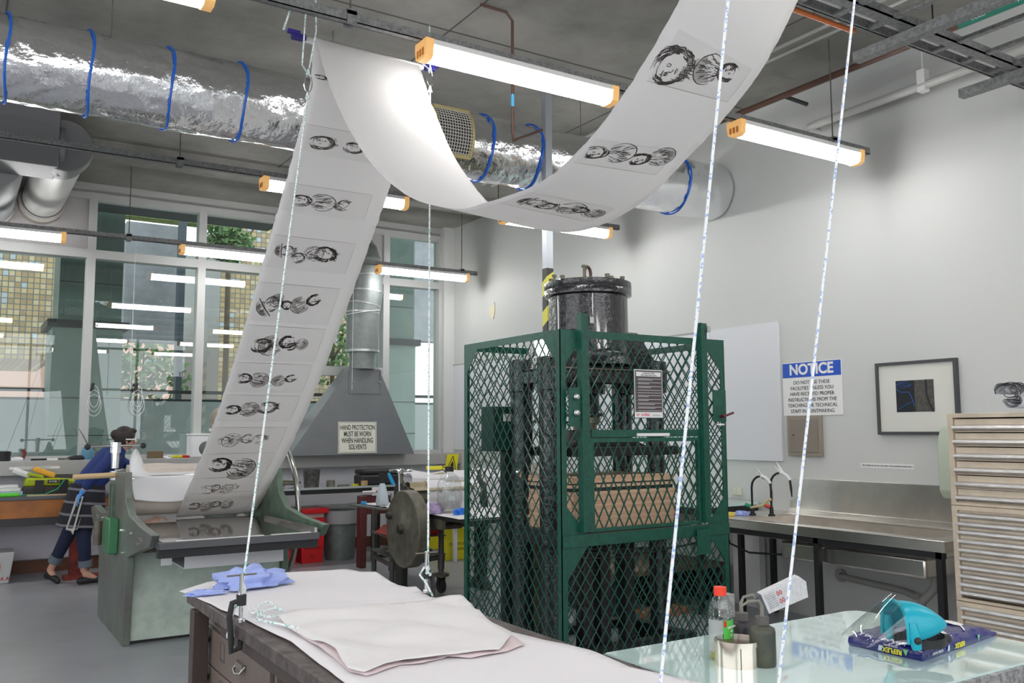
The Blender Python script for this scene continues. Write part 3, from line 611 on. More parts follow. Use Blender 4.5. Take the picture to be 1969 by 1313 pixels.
# bench behind the sink along the right wall
t=thing('glass_topped_bench','black framed bench with a pale glass top along the wall left of the sink','table',(5.6,6.4,0))
part('worktop',MB().box(5.25,5.93,5.42,7.4,.855,.88),AQUA,t); part('frame',MB().box(5.25,5.93,5.42,7.4,.80,.852),BLACK,t)
for x,y in ((5.28,5.46),(5.9,5.46),(5.28,7.36),(5.9,7.36)): part('leg',MB().box(x-.02,x+.02,y-.02,y+.02,0,.80),BLACK,t)
c=W(1480,1080,0,5.9); solo('white_board_panel',MB().box(5.86,5.93,5.36,5.66,.0,.62),WHITE,'white panel leaning on the wall behind the sink legs','panel')
t=thing('low_platform','low brown plywood platform behind the caged press','platform',(5.0,6.3,0))
part('deck',MB().box(4.55,5.85,5.75,7.0,.30,.34),mat('brown_plywood',(.16,.09,.06),.6,var=.2,vscale=6),t)
for x in (4.6,5.2,5.8): part('runner',MB().box(x-.04,x+.04,5.78,6.97,0,.30),BLACK,t)
solo('wood_offcut',MB().box(4.75,5.25,5.55,5.72,0,.05),mat('orange_timber',(.45,.17,.08),.6,var=.2),'orange timber offcut on the floor behind the cage','timber')
_l0=W(1134,1100,1,7.3).x; _l1=W(1232,1080,1,7.3).x
LIME=mat('lime_paint',(.10,.62,.03),.5)
t=thing('metal_trestle','lime green metal trestle standing behind the press','trestle',(_l0+.2,7.3,0)); 
for a,b in (((_l0,7.3,0),(_l0,7.3,.70)),((_l1,7.3,0),(_l1,7.3,.70))): part('leg',MB().bar(a,b,.06,.05,(0,1,0)),LIME,t)
part('crossbar',MB().box(_l0+.03,_l1-.03,7.28,7.33,.42,.47),LIME,t); part('crossbar',MB().box(_l0+.03,_l1-.03,7.28,7.33,.64,.70),LIME,t)
# ================================================================ FLAT FILE CABINETS
XC=4.7; c=W(1820,795,0,XC); yL=c.y; zT=c.z
def zc(py): return W(1836,py,0,XC).z
units=[(zT,zc(971),[822,849,876,903,930,956],'topmost of the three stacked cream flat files, with six deep drawers'),(zc(971.5),zc(1153),[989.5,1006,1022,1039,1055.5,1072,1088.5,1105,1121,1137],'middle cream flat file with ten shallow drawers'),(zc(1154),0.0,[1166,1183,1200,1217,1234,1251,1268,1285,1302,1319],'lowest cream flat file, behind the blue paper packet')]
for zt,zb,hs,lab in units:
    t=thing('flat_file',lab,'cabinet',(XC+.45,yL-.6,zb),'stacked flat files')
    ya=yL-1.25; m=MB()
    m.box(XC,XC+.9,ya,yL,zt-.022,zt).box(XC,XC+.9,ya,yL,zb+.001,zb+.016).box(XC,XC+.9,yL-.03,yL,zb+.016,zt-.022).box(XC,XC+.9,ya,ya+.03,zb+.016,zt-.022).box(XC+.88,XC+.9,ya+.03,yL-.03,zb+.016,zt-.022)
    part('carcass',m,CREAM,t,bevel=.002)
    zs=[zc(h) for h in hs if zc(h)>.05]; pit=zs[0]-zs[1]
    for z in zs:
        d=part('drawer',MB().box(XC+.014,XC+.80,ya+.034,yL-.034,z-pit*.32,z+pit*.60),CREAM,t)
        hnd=[(XC+.016,z+.016),(XC-.016,z+.009),(XC-.020,z-.004),(XC+.012,z-.020),(XC+.016,z-.020)]
        mm=MB(); n=len(hnd); mm.add([(x,ya+.036,zz) for x,zz in hnd]+[(x,yL-.034,zz) for x,zz in hnd],[tuple(reversed(range(n))),tuple(range(n,2*n))]+[(i,(i+1)%n,n+(i+1)%n,n+i) for i in range(n)])
        part('handle_rail',mm,ALU,d)
c=W(1948,785,2,zT)
t=thing('crumpled_print','crumpled printed paper on top of the flat files','paper',(c.x,c.y,zT))
m=MB()
for k in range(5):
    n=28; vs=[]; fs=[]; r0=.058-.010*k
    for i in range(n):
        a=2*math.pi*i/n*.93
        for yy in (0,1):
            rr=r0*(1+.18*math.sin(3*a+k)); vs.append((c.x-.01+.16*yy+.01*math.sin(5*a),c.y+rr*1.2*math.cos(a),zT+.062+rr*.9*math.sin(a)))
    fs=[(2*i,2*i+1,2*i+3,2*i+2) for i in range(n-1)]; m.add(vs,fs)
part('sheet',m,PAPERW,t)
m=MB()
for k in range(4):
    r0=.052-.011*k; m.tube([(c.x-.012-.002*k,c.y+r0*(1+.18*math.sin(3*a+k))*1.2*math.cos(a),zT+.062+r0*.9*math.sin(a)) for a in [.4*q+k for q in range(9)]],.0022,4)
part('printed_lines',m,INK,t)
a=rw(1808,830); t=thing('towel_dispenser','pale green plastic dispenser on the wall half behind the flat files','dispenser',(5.9,3.6,1.2))
part('housing',MB().prism([(5.949,1.01),(5.86,1.02),(5.82,1.07),(5.82,1.40),(5.86,1.50),(5.949,1.52)],1,3.35,3.68),mat('pale_green_plastic',(.46,.52,.42),.4),t,bevel=.01)
# ================================================================ THE CAGE
t=thing('machine_cage','dark green steel safety cage with expanded mesh around the hydraulic press','cage',(3.75,4.8,0))
X0,X1,Y0,Y1,ZT=3.06,4.42,4.30,5.46,2.10
def lattice(u0,u1,v0,v1,du,dv,fn,wd=.0052,dp=.006):
    mb=MB(); s=dv/du
    for sg in (1,-1):
        k0=math.floor((v0-abs(s)*(u1-u0)-dv)/dv)-2; c=v0-2*s*(u1-u0)-dv
        c=math.floor(c/dv)*dv
        while c<v1+2*s*(u1-u0)+dv:
            # line v = c + sg*s*(u-u0)
            ua,ub=u0,u1; va=c; vb=c+sg*s*(u1-u0)
            pts=[]
            lo,hi=u0,u1
            if sg>0: lo=max(lo,u0+(v0-c)/s); hi=min(hi,u0+(v1-c)/s)
            else: lo=max(lo,u0+(c-v1)/s); hi=min(hi,u0+(c-v0)/s)
            if hi-lo>.004:
                p=fn(lo,c+sg*s*(lo-u0)); q=fn(hi,c+sg*s*(hi-u0)); nrm=Vector(fn(u0,v0,1))-Vector(fn(u0,v0,0))
                mb.bar(Vector(p)+nrm*(.002*sg),Vector(q)+nrm*(.002*sg),wd,dp,nrm)
            c+=dv
    return mb
fx=lambda Y: (lambda u,v,w=0:(u,Y-w,v)); fy=lambda X:(lambda u,v,w=0:(X-w,u,v))
fm=MB(); a=.042
for x in (X0,X1-a): fm.box(x,x+a,Y0,Y0+.005,0,ZT)
for y in (Y0,Y1-a): fm.box(X0,X0+.005,y,y+a,0,ZT); fm.box(X1-.005,X1,y,y+a,0,ZT)
for x in (X0,X1-a): fm.box(x,x+a,Y1-.005,Y1,0,ZT)
for z in (0.0,ZT-.045):
    fm.box(X0+a,X1-a,Y0,Y0+.005,z,z+.045); fm.box(X0+a,X1-a,Y1-.005,Y1,z,z+.045); fm.box(X0,X0+.005,Y0+a,Y1-a,z,z+.045); fm.box(X1-.005,X1,Y0+a,Y1-a,z,z+.045)
part('angle_frame',fm,GREEN,t)
part('front_rail',MB().box(X0+.005,X1-.005,Y0-.012,Y0+.012,.815,.885),GREEN,t)
part('front_rail',MB().box(3.28,4.18,Y0-.014,Y0+.010,1.455,1.50),GREEN,t)
for xa in (3.185,4.165): part('guide_post',MB().box(xa,xa+.07,Y0-.03,Y0-.0,.90,2.20).box(xa,xa+.008,Y0-.05,Y0-.03,.90,2.20),GREEN,t)
gd=part('guillotine_door',MB().box(3.262,3.29,Y0-.02,Y0+.004,.895,1.45).box(4.135,4.16,Y0-.02,Y0+.004,.895,1.45).box(3.29,4.135,Y0-.02,Y0+.004,1.425,1.45).box(3.29,4.135,Y0-.02,Y0+.004,.895,.915),GREEN,t)
part('door_mesh',lattice(3.29,4.135,.915,1.425,.078,.150,fx(Y0-.008),.0065,.008),MESHG,gd)
gm=[]
def gusset(pts,ax,a,b): part('gusset_plate',MB().prism(pts,ax,a,b),GREEN,t)
G=.14
gusset([(X0+.04,ZT-.045),(X0+.04+G,ZT-.045),(X0+.04,ZT-.045-G*1.1)],1,Y0-.001,Y0+.003)
gusset([(X1-.04,ZT-.045),(X1-.04-G,ZT-.045),(X1-.04,ZT-.045-G*1.1)],1,Y0-.001,Y0+.003)
gusset([(Y0+.04,ZT-.045),(Y0+.04+G,ZT-.045),(Y0+.04,ZT-.045-G*1.1)],0,X0,X0+.004)
gusset([(Y1-.04,ZT-.045),(Y1-.04-G,ZT-.045),(Y1-.04,ZT-.045-G*1.1)],0,X0,X0+.004)
gusset([(X0+.04,.82),(X0+.04+G*1.1,.82),(X0+.04,.82-G*1.4)],1,Y0-.001,Y0+.003)
gusset([(X0+.04,.88),(X0+.04+G*1.1,.88),(X0+.04,.88+G*1.2)],1,Y0-.001,Y0+.003)
gusset([(X1-.04,.82),(X1-.04-G*1.1,.82),(X1-.04,.82-G*1.2)],1,Y0-.001,Y0+.003)
gusset([(X1-.04,.88),(X1-.04-G*1.1,.88),(X1-.04,.88+G*1.2)],1,Y0-.001,Y0+.003)
DU,DV=.072,.105
part('side_mesh',lattice(Y0+.03,Y1-.03,.04,ZT-.04,DU*1.15,DV,fy(X0+.008)),MESHG,t)
part('side_mesh',lattice(Y0+.03,Y1-.03,.04,ZT-.04,DU*1.15,DV,fy(X1-.008)),MESHG,t)
part('back_mesh',lattice(X0+.03,X1-.03,.04,ZT-.04,DU*1.15,DV,fx(Y1-.008)),MESHG,t)
part('front_mesh',lattice(X0+.03,3.20,.88,ZT-.04,DU,DV,fx(Y0+.008)),MESHG,t)
part('front_mesh',lattice(3.25,4.17,1.49,ZT-.04,DU,DV,fx(Y0+.008)),MESHG,t)
part('front_mesh',lattice(4.23,X1-.03,.88,ZT-.04,DU,DV*.8,fx(Y0+.008)),MESHG,t)
part('front_mesh',lattice(X0+.03,X1-.03,.04,.82,DU,DV,fx(Y0+.008)),MESHG,t)
lp=part('lock_plate',MB().box(3.095,3.225,Y0-.035,Y0-.031,1.52,1.75),GREEN,t,label='green plate with two steel knobs')
for z in (1.695,1.60):
    part('knob',MB().lathe([(.0,-.03),(.014,-.026),(.02,-.012),(.017,0)],(0,0,0),18,1),mat('steel_knob',(.55,.55,.55),.3,metal=1),lp).location += Vector((3.145,Y0-.036,z))
part('lock_plate',MB().box(4.29,4.41,Y0-.015,Y0-.011,1.55,1.76),GREEN,t)
part('latch_handle',MB().cyl((4.36,Y0-.015,1.585),(4.36,Y0-.05,1.59),.012,n=10).cyl((4.35,Y0-.05,1.585),(4.43,Y0-.06,1.61),.008,n=8),mat('dark_red_handle',(.10,.02,.03),.5),t,label='dark red latch handle')
part('lower_plate',MB().box(4.10,4.22,Y0-.035,Y0-.031,.70,.86),GREEN,t)
part('white_label',MB().box(3.63,3.90,Y0-.017,Y0-.0145,1.46,1.478),WHITE,t); part('white_label',MB().box(4.32,4.39,Y0-.016,Y0-.0135,1.527,1.538),WHITE,t)
tl=MB()
for x,y in ((3.215,Y0-.05),(4.185,Y0-.05)): tl.box(x+.03,x+.06,y-.006,y+.02,2.14,2.18)
part('roller_catch',tl,mat('steel_knob',(.55,.55,.55),.3),t)
t2=thing('instruction_sign','grey instruction notice in a green edge hung on the front of the cage','sign',(3.72,Y0-.03,1.55))
sx0,sx1,sz0,sz1=3.608,3.838,1.575,1.875; yy=Y0-.022
part('sign_edge',MB().box(sx0-.004,sx1+.004,yy-.003,yy+.003,sz0-.004,sz1+.004),GREEN,t2)
part('sign_plate',MB().box(sx0,sx1,yy-.004,yy-.003,sz0,sz1),WHITE,t2)
part('grey_field',MB().box(sx0+.005,sx1-.005,yy-.005,yy-.004,sz0+.035,sz1-.005),mat('sign_grey',(.075,.06,.065),.5),t2)
part('title_box',MB().box(sx0+.014,sx1-.014,yy-.0056,yy-.005,sz1-.042,sz1-.014),WHITE,t2)
text('title_text','HYDRAULIC PRESS',.012,((sx0+sx1)/2,yy-.006,sz1-.022),(1,0,0),(0,0,1),mat('sign_grey',(.07,.06,.065),.5),t2); text('title_text','SAFE OPERATING RULES',.012,((sx0+sx1)/2,yy-.006,sz1-.035),(1,0,0),(0,0,1),mat('sign_grey',(.07,.06,.065),.5),t2)
ln=MB(); rn=random.Random(3); z=sz1-.055
PALE=mat('pale_sign_text',(.50,.49,.50),.6)
for k in range(10):
    for q in range(1 if k in (3,4,9) else 2):
        ln.box(sx0+.028,sx1-.012-(0 if q==0 else rn.uniform(.05,.14)),yy-.0056,yy-.005,z-.0035,z); z-=.0075
    ln.box(sx0+.013,sx0+.018,yy-.0056,yy-.005,z+.004,z+.007); z-=.009
part('rule_lines',ln,PALE,t2)
text('logo_text','Griffith',.024,(sx0+.085,yy-.0045,sz0+.017),(1,0,0),(0,0,1),mat('logo_red',(.75,.03,.10),.5),t2); text('logo_text','UNIVERSITY',.012,(sx0+.175,yy-.0045,sz0+.014),(1,0,0),(0,0,1),mat('mid_grey',(.35,.34,.35),.6),t2)
lg=MB()
for k in range(4): lg.bar((sx0+.014+.005*k,yy-.0048,sz0+.010),(sx0+.020+.005*k,yy-.0048,sz0+.024),.002,.0006,(0,1,0))
part('logo_mark',lg,mat('logo_red',(.75,.03,.10),.5),t2)
# ================================================================ HYDRAULIC PRESS
PX,PY=3.70,4.86
t=thing('hydraulic_press','black hydraulic platen press with a tall ram cylinder standing inside the green cage','press',(PX,PY,0))
part('ram_cylinder',MB().lathe([(.285,1.93),(.275,2.0),(.272,2.36),(.272,2.43)],(PX,PY,0),48),BLACKP,t,smooth=50)
cp=part('cylinder_cap',MB().lathe([(.272,2.40),(.30,2.41),(.302,2.445),(.298,2.45),(.298,2.453),(.302,2.458),(.300,2.50),(.29,2.505),(0,2.505)],(PX,PY,0),48),BLACKP,t,smooth=50)
for k in range(10):
    a=2*math.pi*k/10+.2; x,y=PX+.255*math.cos(a),PY+.255*math.sin(a)
    tall=k in (3,6,0); h=.075 if tall else .02
    part('bolt',MB().cyl((x,y,2.50),(x,y,2.505+h),.009 if tall else .014,n=8).cyl((x,y,2.50+h),(x,y,2.515+h),.018,n=6),IRON,cp)
ey=[(PX+.0,PY-.0+.045*math.sin(a)*0,0) for a in (0,)]
part('eye_bolt',MB().tube([(PX+.036*math.cos(a),PY+.012*math.cos(a),2.575+.05*math.sin(a)) for a in [2*math.pi*k/24 for k in range(24)]],.011,8,closed=True).lathe([(.03,2.505),(.028,2.52),(.012,2.53)],(PX,PY,0),16),mat('rusty_iron',(.09,.05,.04),.6,metal=.3),cp)
# crown with sloped shoulders
cr=MB()
cr.lathe([(.33,1.93),(.285,1.98),(.285,2.02)],(PX,PY,0),40)
for sx in (-1,1):
    for sy in (-1,1):
        for q in (0,):
            pass
def frust(z0,z1,a0,b0,a1,b1): 
    cr.add([(PX-a0,PY-b0,z0),(PX+a0,PY-b0,z0),(PX+a0,PY+b0,z0),(PX-a0,PY+b0,z0),(PX-a1,PY-b1,z1),(PX+a1,PY-b1,z1),(PX+a1,PY+b1,z1),(PX-a1,PY+b1,z1)],[(0,3,2,1),(4,5,6,7),(0,1,5,4),(1,2,6,5),(2,3,7,6),(3,0,4,7)])
frust(1.90,2.16,.47,.22,.275,.20)
cr.box(PX-.48,PX+.50,PY-.24,PY+.24,1.80,1.90)
cr.box(PX-.49,PX+.51,PY-.25,PY+.25,1.885,1.905)
for sx in (-1,1):
    for sy in (-1,1): cr.cyl((PX+sx*.44,PY+sy*.17,1.75),(PX+sx*.44,PY+sy*.17,1.97),.085,n=20)
part('crown',cr,BLACKP,t,bevel=.012)
part('crown_ledge',MB().box(PX-.495,PX+.515,PY-.255,PY-.250,1.893,1.902),mat('dusty_edge',(.20,.15,.11),.7),t)
for sx in (-1,1):
    for sy in (-1,1): part('column',MB().cyl((PX+sx*.44,PY+sy*.17,0),(PX+sx*.44,PY+sy*.17,1.80),.075 if sx<0 else .06,n=24),BLACKP,t)
part('ram',MB().lathe([(.14,1.80),(.14,1.74),(.10,1.73),(.10,1.62),(.13,1.61),(.13,1.59),(.09,1.585),(.09,1.55)],(PX-.04,PY,0),32),BLACKP,t)
part('ram_collar',MB().lathe([(.105,1.585),(.105,1.545),(.08,1.54),(.08,1.50)],(PX-.04,PY,0),32),mat('worn_brass',(.32,.26,.18),.35,metal=.9),t)
part('moving_platen',MB().box(PX-.35,PX+.55,PY-.28,PY+.28,1.33,1.39).prism([(PX-.30,1.39),(PX+.35,1.39),(PX+.12,1.49),(PX-.16,1.50)],1,PY-.18,PY+.18),BLACK,t,bevel=.006)
part('lower_bed',MB().box(PX-.50,PX+.55,PY-.38,PY+.34,.78,.875),BLACK,t,bevel=.006)
for x in (PX-.10,PX+.10,PX-.24): part('support_post',MB().box(x-.04,x+.04,PY-.28,PY-.20,.05,.78),BLACKP,t)
part('base_frame',MB().box(PX-.62,PX+.62,PY-.34,PY-.26,.10,.15).box(PX-.62,PX+.62,PY+.26,PY+.34,.10,.15).box(PX-.60,PX-.52,PY-.26,PY+.26,0,.15).box(PX+.52,PX+.60,PY-.26,PY+.26,0,.15),BLACK,t)
pl=MB(); cb=MB().tube([(PX-.6,PY-.37,.76)]+[(PX-.6+.15*k,PY-.375,.735+.012*math.sin(k*1.7)) for k in range(1,9)],.006,6)
for q in range(3): cb.tube([(PX-.66,PY-.38-.008*q,.80+.01*q)]+[(PX-.6+.2*k,PY-.385-.008*q,.745-.012*q+.02*math.sin(k+q)) for k in range(1,7)],.005,6)
cb.tube([(PX-.62,PY-.2,1.95),(PX-.66,PY-.25,1.7),(PX-.6,PY-.30,1.5),(PX-.5,PY-.32,1.42)],.006,6)
part('hydraulic_hose',cb,RUBBER,t)
# plywood stack
rn=random.Random(5); z=.875; k=0
PLY=[stripemat('plywood_edge_light',(.80,.56,.38),(.55,.33,.20),190,(0,0,1),.6,.62),stripemat('plywood_edge_pink',(.74,.48,.32),(.50,.29,.18),170,(0,0,1),.6,.6),mat('plywood_face',(.36,.29,.24),.7,var=.1)]
names=[]
while z<1.20:
    dk = 1.105<z<1.13 or 1.16<z<1.168
    h=.018 if not dk else (.022 if z<1.14 else .008); dx=rn.uniform(-.008,.008)
    mm=MB().box(3.262+dx,4.100+dx,4.47+rn.uniform(-.008,.008),5.03,z,z+h)
    lab='black sheet between the plywood boards in the caged press' if dk else ('topmost plywood board of the stack inside the caged press' if z+h>=1.20 else 'plywood board in the stack inside the caged press')
    names.append(solo('plywood_board' if not dk else 'black_sheet',mm,BLACK if dk else PLY[k%2],lab,'board','plywood boards stacked in the press' if not dk else 'black sheets in the plywood stack'))
    z+=h+.0008; k+=1
t=thing('control_box','dark green electrical control box in the left of the cage','control box',(3.17,5.15,0))
part('box_body',MB().box(3.09,3.26,5.12,5.28,1.36,1.66),mat('black_green_enamel',(.01,.04,.03),.45),t,bevel=.006)
part('white_plate',MB().box(3.17,3.25,5.114,5.12,1.56,1.61),WHITE,t); part('gauge',MB().cyl((3.30,4.96,1.25),(3.30,5.0,1.25),.04,n=20).cyl((3.22,4.97,1.22),(3.22,5.0,1.22),.03,n=18),CHROME,t)
part('stand',MB().box(3.17,3.23,5.10,5.16,0,1.36),BLACK,t)
part('cable',MB().tube([(3.36,5.08,1.56),(3.5,5.0,1.55),(3.75,4.95,1.56)],.006,6).tube([(3.30,5.02,1.22),(3.32,4.98,.9),(3.25,4.96,.5)],.008,6),RUBBER,t)
t=thing('oil_pump','dark oil pump and motor on the floor in the left of the cage','pump',(3.25,5.1,0))
part('tank',MB().box(3.40,3.66,5.13,5.31,0.0,.55),IRON,t,bevel=.01); part('motor',MB().cyl((3.52,5.22,.56),(3.52,5.22,.88),.075,n=24),IRON,t); part('green_tag',MB().box(3.30,3.35,5.04,5.05,.98,1.07),LIME,t)
# ================================================================ FUME HOOD
t=thing('fume_hood','grey sheet metal extraction hood in front of the windows with a warning sign','extraction hood',(4.4,10.6,1.2))
hy=10.42
bl=W(556,870,1,hy); br=W(797,868,1,hy); tl=W(678,706,1,hy+.1); tr=W(734,706,1,hy+.1)
m=MB(); zb=1.205; m.add([(bl.x,hy,zb),(br.x,hy,zb),(br.x,10.98,zb),(bl.x,10.98,zb),(tl.x,hy+.18,tl.z),(tr.x,hy+.18,tl.z),(tr.x,10.85,tl.z),(tl.x,10.85,tl.z)],[(0,3,2,1),(4,5,6,7),(0,1,5,4),(1,2,6,5),(2,3,7,6),(3,0,4,7)])
part('hood_body',m,GREY,t,bevel=.004)
def hp(px,py,off=0):      # a point of the hood's sloping front
    n=Vector((0,-(tl.z-zb),.18)).normalized(); p0=Vector((0,hy,zb)); r=R@Vector((px-CX,py-CY,F)); o=Vector((0,0,H))
    k=(p0-o).dot(n)/r.dot(n); return o+r*k+n*off
U=Vector((0,.18,tl.z-zb)).normalized()
c=[hp(672,712,.004),hp(732,712,.004),hp(732,756,.004),hp(672,756,.004)]
hm=MB()
for i in range(4): hm.bar(c[i],c[(i+1)%4],.02,.008,(0,-1,.1))
part('hatch_frame',hm,GREY,t); part('hatch_catch',MB().cyl(hp(679,735),hp(679,735,.02),.015,n=8).cyl(hp(729,735),hp(729,735,.02),.015,n=8),GALV,t)
c=hp(687,841,.006); s=thing('warning_sign','white sign on the fume hood about hand protection and solvents','sign',c)
a=hp(650,841); b=hp(724,841); ww=(b-a).length; top=hp(687,811); bot=hp(687,871); hh=(top-bot).length; up_=(top-bot).normalized()
def rectpl(c,w,h,off,upv,n): 
    x=Vector((1,0,0)); return MB().add([c-x*w/2-upv*h/2+n*off,c+x*w/2-upv*h/2+n*off,c+x*w/2+upv*h/2+n*off,c-x*w/2+upv*h/2+n*off,c-x*w/2-upv*h/2,c+x*w/2-upv*h/2,c+x*w/2+upv*h/2,c-x*w/2+upv*h/2],[(0,1,2,3),(7,6,5,4),(0,4,5,1),(1,5,6,2),(2,6,7,3),(3,7,4,0)])
nn=Vector((0,-(tl.z-zb),.18)).normalized()
part('sign_plate',rectpl(c,ww,hh,.003,up_,nn),mat('sign_cream',(.66,.66,.58),.5),s)
bd=MB(); 
for dx,dy,w_,h_ in ((0,hh/2-.012,ww-.02,.004),(0,-hh/2+.012,ww-.02,.004),(ww/2-.012,0,.004,hh-.02),(-ww/2+.012,0,.004,hh-.02)):
    q=rectpl(c+Vector((dx,0,0))+up_*dy+nn*.003,w_,h_,.001,up_,nn); bd.add(q.v,q.f)
part('sign_border',bd,BLACK,s)
for k,x in enumerate(('HAND PROTECTION','MUST BE WORN','WHEN HANDLING','SOLVENTS')): text('sign_text',x,.088,c+up_*(hh*.31-k*hh*.208)+nn*.005,(1,0,0),up_,BLACK,s,sx=.56,bold=.001)
t=thing('hood_duct','galvanised round duct rising from the fume hood and bending into the window panel','duct',(4.45,10.7,2.4))
cx_=W(697,640,1,10.68).x; r=W(729,600,1,10.68).x-cx_; r=max(.16,min(.21,r)); zt=W(697,676,1,10.68).z
pts=[(cx_,10.68,zt),(cx_,10.68,3.02),(cx_+.02,10.68,3.12),(cx_+.05,10.68,3.3),(cx_+.05,10.68,3.5),(cx_+.04,10.70,3.66),(cx_+.02,10.78,3.82),(cx_-.0,10.90,3.93),(cx_-.02,11.05,3.97)]
part('duct_body',MB().tube(pts,[r]*len(pts),36),GALV,t,smooth=40)
SEAM=mat('bright_seam',(.42,.44,.44),.35,metal=.8)
for i in range(1,8):
    p=Vector(pts[i]); d=(Vector(pts[i+1])-Vector(pts[i-1])).normalized()*.008; part('seam_band',MB().cyl(p-d,p+d,r+.003,n=36),SEAM,t)
part('seam_band',MB().cyl((cx_,10.68,zt-.01),(cx_,10.68,zt+.02),r+.006,n=36),SEAM,t)
part('neck',MB().cyl((cx_,10.68,tl.z-.01),(cx_,10.68,zt+.01),r*.80,n=32),GALV,t)
part('wire_loop',MB().tube([(cx_+(r+.01)*math.cos(a),10.68+(r+.01)*math.sin(a),3.02+.04*math.cos(a)) for a in [2*math.pi*k/32 for k in range(32)]],.005,6,closed=True),WHITE,t)
# ================================================================ THINGS ON THE SILL
def sill(px,Y=10.85): return Vector((W(px,880,1,Y).x,Y,1.20))
def tub(name,p,r,h,m,lab,cat,lid=None,taper=1.0):
    t=thing(name,lab,cat,p); part('body',MB().lathe([(r*taper,0),(r,h),(r*.93,h),(r*taper*.93,.01),(0,.01)],p,24),m,t)
    if lid: part('lid',MB().cyl((p[0],p[1],p[2]+h*.98),(p[0],p[1],p[2]+h*1.08),r*1.05,n=20),lid,t)
    return t
tub('plastic_tub',sill(6),.075,.10,BLACK,'black plastic tub on the sill at the far left','tub',taper=.85)
p=sill(47); t=thing('hand_roller','red handled tool on the sill','tool',p); part('handle',MB().tube([p+Vector((-.02,0,.02)),p+Vector((.0,0,.08)),p+Vector((-.02,0,.12))],.02,8),REDD,t); part('roller',MB().cyl(p+Vector((-.09,0,.02)),p+Vector((-.04,0,.02)),.02,n=12),PAPERW,t)
p=sill(20); solo('white_brush',MB().box(p.x+.0,p.x+.12,p.y-.03,p.y+.03,1.2,1.235),PAPERW,'off white block on the sill left of the red handled tool','block',bevel=.01)
for k,(a,b) in enumerate(((60,90),(72,112),(95,135))):
    p=sill(a,10.8+.05*k); q=sill(b,10.8); solo('sharpening_tool',MB().bar(p+Vector((0,0,.012)),q+Vector((0,.03,.012)),.02,.02),(BLACK,WHITE,IRON)[k],('black','white','dark iron')[k]+' thin tool lying on the sill left of the mullion','tool','tools along the sill')
p=sill(152); solo('glove_heap',MB().sphere(p+Vector((0,0,.02)),.1,14,(1.2,.6,.30)),BLACK,'black flattened heap on the sill beside the blue can','gloves')
p=sill(168); t=thing('oil_can','blue oil can with a thin spout on the sill behind the woman','can',p); part('can_body',MB().lathe([(.06,0),(.065,.09),(.05,.13),(.02,.16),(.01,.17)],p,24),mat('dusty_blue',(.08,.22,.33),.5),t); part('spout',MB().tube([p+Vector((0,0,.16)),p+Vector((-.05,0,.26)),p+Vector((-.10,0,.34))],[.008,.006,.003],8),IRON,t); part('handle',MB().tube([p+Vector((.06,0,.04)),p+Vector((.10,0,.08)),p+Vector((.05,0,.13))],.006,8),IRON,t)
p=sill(298); solo('cardboard_block',MB().box(p.x-.08,p.x+.08,10.8,10.9,1.2,1.28),mat('brown_card',(.16,.11,.06),.7),'small brown box on the sill right of the woman','box',bevel=.004)
p=sill(321); rag('plastic_wrap',p,.075,mat('cloudy_plastic',(.72,.74,.75),.25),'clump of clear plastic on the sill beside the brown box','plastic',seed=9)
for k,(a,b,c_) in enumerate(((330,342,YEL),(342,356,YEL),(352,372,RED))):
    p=sill(a,10.8); q=sill(b,10.84); solo('screwdriver',MB().cyl(p+Vector((0,0,.015)),q+Vector((0,0,.015)),.016,.012,8),c_,('short yellow','long yellow','red')[k]+' handled tool lying on the sill left of the scroll','tool','coloured tools on the sill')
p=W(385,868,1,10.8); t=thing('plastic_tank','white translucent tank on the sill left of the scroll','tank',(p.x,10.85,1.2)); part('tank_body',MB().box(p.x-.12,p.x+.14,10.74,10.98,1.20,1.46),PAPERW,t,bevel=.02); part('lid',MB().box(p.x-.125,p.x+.145,10.735,10.985,1.46,1.48),WHITE,t)
p=W(540,868,1,10.8); p.z=1.2; t=tub('ink_tin',p,.035,.10,RED,'small red and white tin on the sill beside the hood','tin',WHITE); part('label',MB().cyl((p.x,p.y,1.225),(p.x,p.y,1.275),.037,n=20),WHITE,t)
p=W(881,866,1,10.85); p.z=1.2; t=thing('glass_flask','small conical glass flask on the sill near the right wall','flask',p); part('flask_body',MB().lathe([(.035,0),(.03,.06),(.013,.10),(.013,.13)],p,20),mat('milky_glass',(.7,.73,.74),.15),t); part('stopper',MB().cyl(p+Vector((0,0,.13)),p+Vector((0,0,.15)),.016,n=12),REDD,t)
p=W(60,893,1,10.70); t=thing('label_strip','white label strip stuck on the front of the sill at the left','label',p); part('strip',MB().box(p.x-.20,p.x+.27,10.697,10.699,1.115,1.14),WHITE,t); text('label_text','PLEASE KEEP THIS BENCH CLEAN AND CLEAR',.014,(p.x+.035,10.696,1.128),(1,0,0),(0,0,1),BLACK,t)
for px,lab in ((178,'bulldog clip with loose cord hanging on the left mullion'),(262,'black bulldog clip with white cord on the window glass')):
    p=W(px,745,1,10.98); t=thing('hanging_clip',lab,'clip',p); part('clip',MB().prism([(p.x-.03,p.z-.04),(p.x+.01,p.z-.05),(p.x+.02,p.z+.05),(p.x-.01,p.z+.05)],1,10.97,10.99),BLACK,t)
    m=MB(); 
    for k in range(3): m.tube([(p.x+.02+(.05+.012*k)*math.sin(a),10.975-.004*k,p.z-.10-.05*k+(.12)*math.cos(a)) for a in [2*math.pi*q/20 for q in range(20)]],.003,5,closed=True)
    part('cord',m,PAPERW,t)
for px,z1_,lab in ((262,1.95,'thin white cord hanging in front of the windows, left of the scroll'),(681,2.0,'thin cord hanging in front of the hood duct')):
    p=W(px,440,1,10.25); solo('pull_cord',MB().tube([(p.x,10.1,ST_Z),(p.x,10.25,3.4),(p.x,10.25,z1_)],.003,5),PAPERW,lab,'cord')
